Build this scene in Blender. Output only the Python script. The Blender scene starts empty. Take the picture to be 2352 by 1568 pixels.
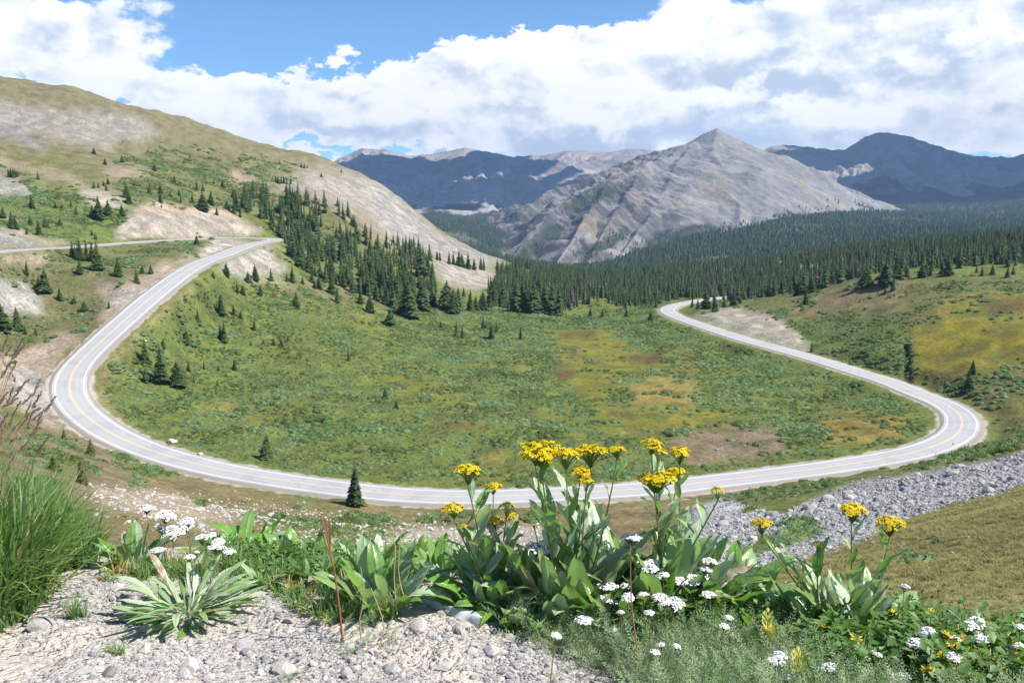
import bpy, math, random
import numpy as np
from mathutils import Vector, Matrix, Euler

random.seed(7)
RNG = np.random.default_rng(11)
SC = bpy.context.scene
COL = SC.collection

# ------------------------------------------------------------------ camera
F = 1957.0                     # focal length in units where the frame is 2352 x 1568
PITCH = math.atan(284 / F)
CP, SP = math.cos(PITCH), math.sin(PITCH)
cam_d = bpy.data.cameras.new("camera")
cam = bpy.data.objects.new("camera", cam_d)
COL.objects.link(cam)
cam_d.sensor_width = 36.0
cam_d.lens = 36.0 * F / 2352.0
cam_d.clip_start = 0.05
cam_d.clip_end = 60000
cam.location = (0, 0, 0)
cam.rotation_euler = (math.pi / 2 - PITCH, 0, 0)
SC.camera = cam

# ------------------------------------------------------------------ light
SUN_AZ, SUN_EL = math.radians(101), math.radians(52)
SUN_DIR = Vector((math.sin(SUN_AZ) * math.cos(SUN_EL), math.cos(SUN_AZ) * math.cos(SUN_EL), math.sin(SUN_EL)))
sun_d = bpy.data.lights.new("sun", 'SUN')
sun_d.energy = 5.0
sun_d.angle = math.radians(0.53)
sun_d.color = (1.0, 0.95, 0.88)
sun = bpy.data.objects.new("sun", sun_d)
COL.objects.link(sun)
sun.rotation_euler = SUN_DIR.to_track_quat('Z', 'Y').to_euler()
SKY_STRENGTH = 0.10
SC.view_settings.view_transform = 'Standard'
SC.view_settings.look = 'None'
SC.view_settings.exposure = 0.80
SC.view_settings.gamma = 1.0
SC.view_settings.use_curve_mapping = False
SC.render.engine = 'CYCLES'
SC.cycles.max_bounces = 5
SC.cycles.diffuse_bounces = 2
SC.cycles.glossy_bounces = 2
SC.cycles.transmission_bounces = 3
SC.cycles.transparent_max_bounces = 4
SC.cycles.volume_bounces = 0
SC.cycles.use_denoising = True
SC.cycles.use_adaptive_sampling = True
SC.cycles.adaptive_threshold = 0.01


# ------------------------------------------------------------------ node helper
class G:
    """tiny helper round a node tree"""
    def __init__(s, tree):
        s.t = tree
        s.t.nodes.clear()

    def n(s, typ, **kw):
        nd = s.t.nodes.new(typ)
        for k, v in kw.items():
            setattr(nd, k, v)
        return nd

    def link(s, a, b):
        s.t.links.new(a, b)

    def put(s, sock, v):
        if isinstance(v, bpy.types.NodeSocket):
            s.link(v, sock)
        elif v is not None:
            if hasattr(sock, 'default_value') and hasattr(sock.default_value, '__len__') and not hasattr(v, '__len__'):
                v = (v,) * len(sock.default_value)
            if hasattr(v, '__len__') and len(v) == 3 and len(sock.default_value) == 4:
                v = (*v, 1.0)
            sock.default_value = v

    def m(s, op, a, b=None, c=None, clamp=False):
        nd = s.n('ShaderNodeMath', operation=op, use_clamp=clamp)
        for i, v in enumerate((a, b, c)):
            if v is not None:
                s.put(nd.inputs[i], v)
        return nd.outputs[0]

    def v(s, op, a, b=None, c=None, scale=None):
        nd = s.n('ShaderNodeVectorMath', operation=op)
        for i, x in enumerate((a, b, c)):
            if x is not None:
                s.put(nd.inputs[i], x)
        if scale is not None:
            s.put(nd.inputs['Scale'], scale)
        return nd.outputs['Value'] if op in ('DOT_PRODUCT', 'LENGTH', 'DISTANCE') else nd.outputs['Vector']

    def noise(s, vec, scale, detail=4, rough=0.55, dist=0.0, lac=2.0, typ='FBM', norm=True):
        nd = s.n('ShaderNodeTexNoise')
        nd.noise_type = typ
        nd.normalize = norm
        s.put(nd.inputs['Vector'], vec)
        s.put(nd.inputs['Scale'], scale)
        nd.inputs['Detail'].default_value = detail
        nd.inputs['Roughness'].default_value = rough
        nd.inputs['Distortion'].default_value = dist
        nd.inputs['Lacunarity'].default_value = lac
        return nd

    def mix(s, f, a, b, blend='MIX'):
        nd = s.n('ShaderNodeMix', data_type='RGBA', blend_type=blend)
        s.put(nd.inputs[0], f)
        s.put(nd.inputs[6], a)
        s.put(nd.inputs[7], b)
        return nd.outputs[2]

    def ramp(s, f, lo, hi, a=0.0, b=1.0, smooth=True):
        nd = s.n('ShaderNodeMapRange', interpolation_type='SMOOTHSTEP' if smooth else 'LINEAR', clamp=True)
        for i, x in enumerate((f, lo, hi, a, b)):
            s.put(nd.inputs[i], x)
        return nd.outputs[0]

    def xyz(s, x, y, z):
        nd = s.n('ShaderNodeCombineXYZ')
        for i, q in enumerate((x, y, z)):
            s.put(nd.inputs[i], q)
        return nd.outputs[0]

    def sep(s, vec):
        nd = s.n('ShaderNodeSeparateXYZ')
        s.put(nd.inputs[0], vec)
        return nd.outputs

    def attr(s, name, kind='GEOMETRY'):
        return s.n('ShaderNodeAttribute', attribute_name=name, attribute_type=kind)


def new_mat(name):
    m = bpy.data.materials.new(name)
    m.use_nodes = True
    return m, G(m.node_tree)


def finish(g, color, rough=0.9, spec=0.2, normal=None, transl=None, thin=None):
    out = g.n('ShaderNodeOutputMaterial')
    b = g.n('ShaderNodeBsdfPrincipled')
    g.put(b.inputs['Base Color'], color)
    g.put(b.inputs['Roughness'], rough)
    g.put(b.inputs['Specular IOR Level'], spec)
    if normal is not None:
        g.link(normal, b.inputs['Normal'])
    sh = b.outputs[0]
    if transl is not None:
        tr = g.n('ShaderNodeBsdfTranslucent')
        g.put(tr.inputs['Color'], transl)
        mx = g.n('ShaderNodeMixShader')
        mx.inputs[0].default_value = thin if thin is not None else 0.3
        g.link(sh, mx.inputs[1])
        g.link(tr.outputs[0], mx.inputs[2])
        sh = mx.outputs[0]
    g.link(sh, out.inputs['Surface'])
    return b


def bump(g, h, strength=0.4, dist=0.1):
    nd = g.n('ShaderNodeBump')
    nd.inputs['Strength'].default_value = strength
    nd.inputs['Distance'].default_value = dist
    g.link(h, nd.inputs['Height'])
    return nd.outputs[0]


# ------------------------------------------------------------------ sky with clouds
def px_dir(X, Y):
    x, yu = X - 1176.0, 784.0 - Y
    return x, F * CP + yu * SP, yu * CP - F * SP


def px_azel(X, Y):
    x, y, z = px_dir(X, Y)
    return math.atan2(x, y), math.atan2(z, math.hypot(x, y))


world = bpy.data.worlds.new("World")
SC.world = world
world.use_nodes = True
g = G(world.node_tree)
sky = g.n('ShaderNodeTexSky', sky_type='NISHITA')
sky.sun_disc = False
sky.sun_elevation = SUN_EL
sky.sun_rotation = SUN_AZ
sky.altitude = 3600
sky.air_density = 1.0
sky.dust_density = 0.6
sky.ozone_density = 2.0
tc = g.n('ShaderNodeTexCoord')
dx, dy, dz = g.sep(g.v('NORMALIZE', tc.outputs['Generated']))
az = g.m('ARCTAN2', dx, dy)
el = g.m('ARCSINE', dz)
p0 = g.xyz(az, el, 0.0)
# noise works on the true direction so that it has no seam behind the camera; height is stretched
pn = g.xyz(dx, g.m('MULTIPLY', dy, 1.0), g.m('MULTIPLY', dz, 1.55))
wn = g.noise(pn, 7.0, 6, 0.6)
warp = g.v('SCALE', g.v('SUBTRACT', wn.outputs['Color'], (0.5, 0.5, 0.5)), scale=0.16)
wn2 = g.noise(pn, 30.0, 4, 0.6)
warp2 = g.v('SCALE', g.v('SUBTRACT', wn2.outputs['Color'], (0.5, 0.5, 0.5)), scale=0.03)
pw = g.v('ADD', g.v('ADD', p0, warp), warp2)


def blobs(lst, pos):
    tot = None
    for X, Y, rx, ry, amp in lst:
        a, e = px_azel(X, Y)
        ra, re = rx / F, ry / F
        q = g.v('MULTIPLY', g.v('SUBTRACT', pos, (a, e, 0)), (1 / ra, 1 / re, 0))
        d2 = g.v('DOT_PRODUCT', q, q)
        w = g.m('MULTIPLY', g.m('EXPONENT', g.m('MULTIPLY', d2, -1.0)), amp)
        tot = w if tot is None else g.m('ADD', tot, w)
    return tot


COVER = [  # X, Y, radius x, radius y, how much cloud
    (60, 110, 300, 110, 1.0), (300, 40, 220, 60, .8), (260, 190, 210, 70, .9), (330, 250, 130, 40, .5),
    (720, 190, 180, 75, .9), (960, 110, 150, 50, .7), (860, 240, 300, 70, .9), (1180, 190, 260, 90, 1.),
    (1400, 150, 230, 90, 1.), (1600, 90, 170, 110, 1.), (1900, 120, 400, 150, 1.3), (2260, 120, 350, 200, 1.3),
    (1500, 260, 400, 70, .9), (1950, 260, 420, 70, 1.), (720, 352, 90, 14, .8), (520, 245, 120, 35, .55), (450, 265, 80, 25, .5),
    (1050, 300, 300, 35, .55), (2250, 300, 260, 40, .7), (1550, 330, 500, 45, .45), (1020, 345, 60, 14, .6), (2250, 348, 380, 34, 1.1), (1750, 338, 260, 22, .4), (560, 280, 130, 30, .5), (650, 310, 140, 26, .6),
    (560, 140, 520, 70, -.55), (1180, 40, 330, 55, -1.1), (620, 60, 250, 70, -1.0), (230, 215, 120, 22, -1.1), (880, 128, 40, 14, -.5), (980, 140, 50, 18, -.6), (500, 150, 90, 50, -.5),
    (1040, 335, 170, 18, -.25), (130, 195, 70, 16, -.6), (740, 330, 140, 10, -.3),
]
cov = blobs(COVER, pw)
# the rest of the sky carries a broken cloud field of the same kind
front = g.ramp(dy, 0.55, 0.85)
top = g.ramp(el, 0.27, 0.36, 1.0, 0.0)
inview = g.m('MULTIPLY', front, top)
rest = g.ramp(g.noise(pn, 2.6, 3, 0.5).outputs[0], 0.54, 0.74, -0.3, 1.0)
cov = g.m('ADD', g.m('MULTIPLY', cov, inview), g.m('MULTIPLY', rest, g.m('SUBTRACT', 1.0, inview)))


def density(vec):
    a = g.noise(vec, 9.0, 12, 0.58).outputs[0]
    b = g.noise(vec, 30.0, 7, 0.62).outputs[0]
    # rounded lobes with creases between them
    c = g.m('ABSOLUTE', g.m('SUBTRACT', g.noise(vec, 15.0, 5, 0.5).outputs[0], 0.5))
    t = g.m('ADD', g.m('MULTIPLY', g.m('SUBTRACT', a, 0.5), 1.5), g.m('MULTIPLY', g.m('SUBTRACT', b, 0.5), 0.6))
    return g.m('ADD', t, g.m('MULTIPLY', g.m('SUBTRACT', c, 0.1), 1.5))


def shifted(amt):
    return g.v('ADD', pn, (0.62 * amt, 0.0, 0.95 * amt))


d0 = density(pn)
d1 = density(shifted(0.022))
dens = g.m('ADD', cov, d0)
alpha = g.ramp(dens, 0.34, 0.62)
thick = g.ramp(dens, 0.5, 1.55)
# light from the upper right: the cloud is bright where it thins towards the sun
lit = g.m('SUBTRACT', d0, d1)
dark = blobs([(40, 30, 260, 60, .75), (30, 150, 260, 40, .5), (760, 285, 190, 24, 1.0), (640, 240, 160, 26, .45), (1130, 255, 190, 20, .75), (1010, 175, 70, 30, .3), (1700, 180, 130, 60, .7), (1820, 190, 240, 40, .7),
              (2060, 30, 420, 55, .95), (2120, 150, 330, 30, .6), (1650, 330, 520, 40, .95), (1300, 320, 230, 26, .6), (2250, 220, 230, 30, .35),
              (2000, 230, 330, 28, -.7), (1650, 250, 260, 18, -.6), (1560, 50, 140, 60, -.4), (2260, 65, 180, 20, -.6), (1180, 140, 200, 40, -.4), (180, 110, 200, 40, -.4), (1420, 245, 230, 22, -.5)], pw)
dark = g.m('ADD', g.m('MULTIPLY', dark, inview), g.m('MULTIPLY', g.m('SUBTRACT', 1.0, inview), 0.3))
shade = g.m('ADD', g.m('MULTIPLY', thick, 0.16), g.m('MULTIPLY', lit, -1.25))
shade = g.m('ADD', shade, g.m('MULTIPLY', g.m('SUBTRACT', density(shifted(0.06)), d0), 0.32))
shade = g.m('ADD', shade, g.m('MULTIPLY', dark, 0.68))
shade = g.m('ADD', shade, g.m('MULTIPLY', g.m('SUBTRACT', g.noise(g.v('MULTIPLY', pn, (1, 1, 4.0)), 4.5, 7, 0.55).outputs[0], 0.5), 0.8))
shade = g.ramp(shade, 0.0, 1.15)
CW = 0.72 / SKY_STRENGTH
ccol = g.mix(shade, (CW * 1.0, CW * 0.99, CW * 0.975), (CW * 0.50, CW * 0.575, CW * 0.68))
skyc = g.mix(1.0, sky.outputs[0], (0.76, 1.04, 1.12), 'MULTIPLY')
# below the horizon: dull ground light
skyc = g.mix(g.ramp(dz, -0.06, -0.02, 1.0, 0.0), skyc, (0.9, 0.95, 0.8))
alpha = g.m('MULTIPLY', alpha, g.ramp(dz, -0.03, 0.0))
col = g.mix(alpha, skyc, ccol)
bg = g.n('ShaderNodeBackground')
bg.inputs['Strength'].default_value = SKY_STRENGTH
g.link(col, bg.inputs['Color'])
wo = g.n('ShaderNodeOutputWorld')
g.link(bg.outputs[0], wo.inputs['Surface'])


# ------------------------------------------------------------------ numpy helpers
def hash2(ix, iy, seed):
    h = (ix.astype(np.int64) * 374761393 + iy.astype(np.int64) * 668265263 + seed * 974634777) & 0xffffffff
    h = ((h ^ (h >> 13)) * 1274126177) & 0xffffffff
    return (h ^ (h >> 16)) & 0xffff


def perlin(x, y, seed=0):
    x, y = np.broadcast_arrays(np.asarray(x, float), np.asarray(y, float))
    ix, iy = np.floor(x), np.floor(y)
    fx, fy = x - ix, y - iy
    sx, sy = fx * fx * fx * (fx * (fx * 6 - 15) + 10), fy * fy * fy * (fy * (fy * 6 - 15) + 10)

    def gr(ox, oy):
        a = hash2(ix + ox, iy + oy, seed) * (2 * math.pi / 65536)
        return np.cos(a) * (fx - ox) + np.sin(a) * (fy - oy)
    n0 = gr(0, 0) * (1 - sx) + gr(1, 0) * sx
    n1 = gr(0, 1) * (1 - sx) + gr(1, 1) * sx
    return (n0 * (1 - sy) + n1 * sy) * 1.5


def fbm(x, y, seed=0, octv=4, gain=0.5):
    t, a = 0.0, 1.0
    for i in range(octv):
        t = t + a * perlin(x * 2 ** i, y * 2 ** i, seed + i * 17)
        a *= gain
    return t


def ridged(x, y, seed=0, octv=4, gain=0.5):
    t, a, nrm = 0.0, 1.0, 0.0
    for i in range(octv):
        t = t + a * (1 - 2 * np.abs(perlin(x * 2 ** i, y * 2 ** i, seed + i * 31)))
        nrm += a
        a *= gain
    return t / nrm


def smooth(a, lo, hi):
    t = np.clip((a - lo) / (hi - lo), 0, 1)
    return t * t * (3 - 2 * t)


def ray_uv(X, Y):
    X, Y = np.asarray(X, float), np.asarray(Y, float)
    x, yu = X - 1176.0, 784.0 - Y
    y = F * CP + yu * SP
    return x / y, (yu * CP - F * SP) / y


def proj(x, y, z):
    fw = np.maximum(y * CP - z * SP, 1e-3)
    return 1176 + F * x / fw, 784 - F * (y * SP + z * CP) / fw


def P(X, Y, d):
    """the point seen at (X, Y) at depth d metres"""
    u, v = ray_uv(X, Y)
    return np.array((u * d, d, v * d))


def tps_fit(pts, val, lam=1e-4):
    pts, val = np.asarray(pts, float), np.asarray(val, float)
    n = len(pts)
    r2 = ((pts[:, None] - pts[None]) ** 2).sum(-1)
    K = 0.5 * r2 * np.log(r2 + 1e-12)
    A = np.zeros((n + 3, n + 3))
    A[:n, :n] = K + lam * np.eye(n)
    A[:n, n] = 1
    A[:n, n + 1:] = pts
    A[n, :n] = 1
    A[n + 1:, :n] = pts.T
    w = np.linalg.solve(A, np.concatenate([val, np.zeros(3)]))
    return pts, w


def tps_eval(fit, q):
    pts, w = fit
    out = np.empty(len(q))
    for i in range(0, len(q), 40000):
        c = q[i:i + 40000]
        r2 = ((c[:, None] - pts[None]) ** 2).sum(-1)
        out[i:i + 40000] = (0.5 * r2 * np.log(r2 + 1e-12)) @ w[:-3] + w[-3] + c @ w[-2:]
    return out


def mesh_np(name, V, Fc, smooth_=True, mats=(), attrs=None, mat_idx=None):
    """mesh from arrays; Fc is (n, 3) or (n, 4)"""
    V = np.ascontiguousarray(V, dtype=np.float32)
    Fc = np.ascontiguousarray(Fc, dtype=np.int32)
    me = bpy.data.meshes.new(name)
    me.vertices.add(len(V))
    me.vertices.foreach_set('co', V.ravel())
    k = Fc.shape[1]
    me.loops.add(Fc.size)
    me.loops.foreach_set('vertex_index', Fc.ravel())
    me.polygons.add(len(Fc))
    me.polygons.foreach_set('loop_start', np.arange(0, Fc.size, k, dtype=np.int32))
    me.polygons.foreach_set('use_smooth', np.full(len(Fc), bool(smooth_)))
    for m in mats:
        me.materials.append(m)
    if mat_idx is not None:
        me.polygons.foreach_set('material_index', np.ascontiguousarray(mat_idx, dtype=np.int32))
    for nm, arr in (attrs or {}).items():
        arr = np.asarray(arr, dtype=np.float32)
        if arr.ndim == 1:
            me.attributes.new(nm, 'FLOAT', 'POINT').data.foreach_set('value', arr)
        else:
            if arr.shape[1] == 3:
                arr = np.concatenate([arr, np.ones((len(arr), 1), np.float32)], 1)
            me.attributes.new(nm, 'FLOAT_COLOR', 'POINT').data.foreach_set('color', np.ascontiguousarray(arr).ravel())
    me.update(calc_edges=True)
    return me


def grid_faces(nr, nc):
    i = np.arange(nr - 1)[:, None] * nc + np.arange(nc - 1)[None]
    return np.stack([i, i + 1, i + nc + 1, i + nc], -1).reshape(-1, 4)


def add_obj(name, data, parent=None, loc=None, rot=None, scale=None):
    o = bpy.data.objects.new(name, data)
    COL.objects.link(o)
    if parent is not None:
        o.parent = parent
    if loc is not None:
        o.location = loc
    if rot is not None:
        o.rotation_euler = rot
    if scale is not None:
        o.scale = scale if hasattr(scale, '__len__') else (scale,) * 3
    return o


def tag(o, label=None, cat=None, group=None, kind=None):
    for k, v in (('label', label), ('category', cat), ('group', group), ('kind', kind)):
        if v:
            o[k] = v
    return o


def thing(name, label, cat, loc, rot=(0, 0, 0), group=None):
    o = add_obj(name, None, loc=loc, rot=rot)
    o.empty_display_size = 0.1
    return tag(o, label, cat, group, 'thing')


class MB:
    """collects pieces into one mesh"""
    def __init__(s):
        s.V, s.F, s.n = [], [], 0
        s.A = []

    def add(s, V, Fc, a=None):
        V = np.asarray(V, float)
        Fc = np.asarray(Fc, int)
        if Fc.shape[1] == 4:
            Fc = np.concatenate([Fc[:, :3], Fc[:, [0, 2, 3]]])
        s.V.append(V)
        s.F.append(Fc + s.n)
        s.n += len(V)
        s.A.append(np.full(len(V), 0.0 if a is None else a) if np.ndim(a) == 0 else np.asarray(a, float))

    def arrays(s):
        return np.concatenate(s.V), np.concatenate(s.F), np.concatenate(s.A)

    def mesh(s, name, mats, smooth_=True):
        V, Fc, A = s.arrays()
        return mesh_np(name, V, Fc, smooth_, mats, {'tint': A})


def tube(pts, rad, sides=5):
    pts = np.asarray(pts, float)
    n = len(pts)
    rad = np.broadcast_to(rad, (n,))
    tan = np.gradient(pts, axis=0)
    tan /= np.linalg.norm(tan, axis=1)[:, None] + 1e-9
    ref = np.array((1.0, 0, 0)) if abs(tan[0][0]) < .8 else np.array((0, 1.0, 0))
    a = np.cross(tan, ref)
    a /= np.linalg.norm(a, axis=1)[:, None] + 1e-9
    b = np.cross(tan, a)
    th = np.arange(sides) * 2 * math.pi / sides
    V = (pts[:, None] + rad[:, None, None] * (np.cos(th)[None, :, None] * a[:, None] + np.sin(th)[None, :, None] * b[:, None])).reshape(-1, 3)
    Fc = []
    for i in range(n - 1):
        for k in range(sides):
            k2 = (k + 1) % sides
            Fc.append((i * sides + k, i * sides + k2, (i + 1) * sides + k2, (i + 1) * sides + k))
    return V, np.array(Fc)


def auto_label(noun, size, X, Y, marks, taken, tail):
    """say which one: size, side and distance from the nearest thing that is easy to find"""
    for mx_, my__, ph in sorted(marks, key=lambda q: (q[0] - X) ** 2 + (q[1] - Y) ** 2)[:3]:
        dx_, dy_ = X - mx_, Y - my__
        d = math.hypot(dx_, dy_)
        if d < 3:
            continue
        h_ = 'left of' if dx_ < 0 else 'right of'
        v_ = 'above' if dy_ < 0 else 'below'
        side = h_ if abs(dx_) > 2 * abs(dy_) else v_ if abs(dy_) > 2 * abs(dx_) else v_ + ' and ' + h_
        near_ = 'just ' if d < 28 else '' if d < 75 else 'well ' if d < 150 else 'far '
        lb = ('%s %s %s%s %s' % (size, noun, near_, side, ph)).strip()
        if lb not in taken and len(lb.split()) <= 16:
            taken.add(lb)
            return lb
    return tail


# scattered ground cover: points that carry meshes (only for stuff)
def scatter(name, pts, rot, scl, idx, tint, protos, kind_label=None):
    """protos: list of meshes; pts (n,3), rot (n,3), scl (n,3), idx (n), tint (n)"""
    me = bpy.data.meshes.new(name)
    n = len(pts)
    me.vertices.add(n)
    me.vertices.foreach_set('co', np.ascontiguousarray(pts, np.float32).ravel())
    for nm, typ, key, arr in (('rot', 'FLOAT_VECTOR', 'vector', rot), ('scl', 'FLOAT_VECTOR', 'vector', scl)):
        me.attributes.new(nm, typ, 'POINT').data.foreach_set(key, np.ascontiguousarray(arr, np.float32).ravel())
    me.attributes.new('idx', 'INT', 'POINT').data.foreach_set('value', np.ascontiguousarray(idx, np.int32))
    me.attributes.new('tint', 'FLOAT', 'POINT').data.foreach_set('value', np.ascontiguousarray(tint, np.float32))
    o = add_obj(name, me)
    o['kind'] = 'stuff'
    pc = bpy.data.collections.new(name + "_kinds")
    for i, pm in enumerate(protos):
        po = bpy.data.objects.new("%s_kind_%02d" % (name, i), pm)
        pc.objects.link(po)
    ng = bpy.data.node_groups.new(name + "_scatter", 'GeometryNodeTree')
    ng.interface.new_socket('Geometry', in_out='INPUT', socket_type='NodeSocketGeometry')
    ng.interface.new_socket('Geometry', in_out='OUTPUT', socket_type='NodeSocketGeometry')
    N, L = ng.nodes, ng.links
    gi, go = N.new('NodeGroupInput'), N.new('NodeGroupOutput')
    ci = N.new('GeometryNodeCollectionInfo')
    ci.inputs['Collection'].default_value = pc
    ci.inputs['Separate Children'].default_value = True
    ci.inputs['Reset Children'].default_value = True
    ip = N.new('GeometryNodeInstanceOnPoints')
    ip.inputs['Pick Instance'].default_value = True

    def na(nm, typ):
        a = N.new('GeometryNodeInputNamedAttribute')
        a.data_type = typ
        a.inputs['Name'].default_value = nm
        return a.outputs['Attribute']
    L.new(gi.outputs[0], ip.inputs['Points'])
    L.new(ci.outputs[0], ip.inputs['Instance'])
    L.new(na('idx', 'INT'), ip.inputs['Instance Index'])
    L.new(na('rot', 'FLOAT_VECTOR'), ip.inputs['Rotation'])
    L.new(na('scl', 'FLOAT_VECTOR'), ip.inputs['Scale'])
    L.new(ip.outputs[0], go.inputs[0])
    o.modifiers.new('scatter', 'NODES').node_group = ng
    return o

# ------------------------------------------------------------------ road line (seen point, depth)
ROAD = [(-330, 618, 225), (-150, 595, 265), (0, 576, 315), (156, 567.5, 350), (221, 562.5, 372), (340, 553.6, 420), (476, 547, 472), (544, 545, 497),
        (590, 545.5, 510), (622, 547.5, 512), (633, 550, 502), (620, 553.5, 483), (578, 560.5, 440), (510, 586, 378), (459, 604, 352), (418, 629, 330), (373, 661, 306),
        (331, 695, 288), (292, 729, 274), (252, 763, 262), (213, 797, 252), (182, 831, 245), (163, 865, 239), (158, 895, 233), (163, 919, 226),
        (180, 942, 220), (205, 962, 213), (234, 982, 207), (273, 1005, 201), (325, 1028, 195), (390, 1051, 189), (468, 1070, 183), (546, 1085, 178),
        (608, 1096, 175), (700, 1111, 171), (850, 1128, 166), (941, 1138, 164), (1060, 1140, 163.5), (1200, 1138, 165), (1410, 1127, 169), (1540, 1117, 172), (1599, 1110, 174.5),
        (1759, 1091, 180), (1919, 1070, 186), (2047, 1049, 193), (2111, 1036, 198), (2175, 1013, 207), (2203, 992, 216), (2211, 968, 227), (2200, 947, 238), (2164, 924, 251),
        (2096, 898, 268), (2045, 877, 284), (1960, 850, 305), (1892, 829, 325), (1790, 800, 355), (1722, 782, 376), (1654, 761, 407), (1586, 738, 446), (1545, 722, 480),
        (1533, 711, 506), (1548, 702, 530), (1580, 694, 550), (1650, 684, 575), (1750, 675, 600)]
rp = np.array([P(*r) for r in ROAD])


def catmull(pts, step):
    out = []
    n = len(pts)
    for i in range(n - 1):
        p0, p1, p2, p3 = pts[max(i - 1, 0)], pts[i], pts[i + 1], pts[min(i + 2, n - 1)]
        k = max(2, int(np.linalg.norm(p2 - p1) / step))
        t = (np.arange(k) / k)[:, None]
        out.append(0.5 * ((2 * p1) + (-p0 + p2) * t + (2 * p0 - 5 * p1 + 4 * p2 - p3) * t ** 2 + (-p0 + 3 * p1 - 3 * p2 + p3) * t ** 3))
    out.append(pts[-1:])
    return np.concatenate(out)


def box_smooth(a, k, times=2):
    for _ in range(times):
        pad = np.concatenate([np.repeat(a[:1], k, 0), a, np.repeat(a[-1:], k, 0)])
        c = np.cumsum(np.concatenate([np.zeros_like(pad[:1]), pad]), 0)
        a = (c[2 * k + 1:] - c[:-2 * k - 1]) / (2 * k + 1)
    return a


road = catmull(rp, 1.6)
road[:, :2] = box_smooth(road[:, :2], 3)
road[:, 2:] = box_smooth(road[:, 2:], 8)

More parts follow.
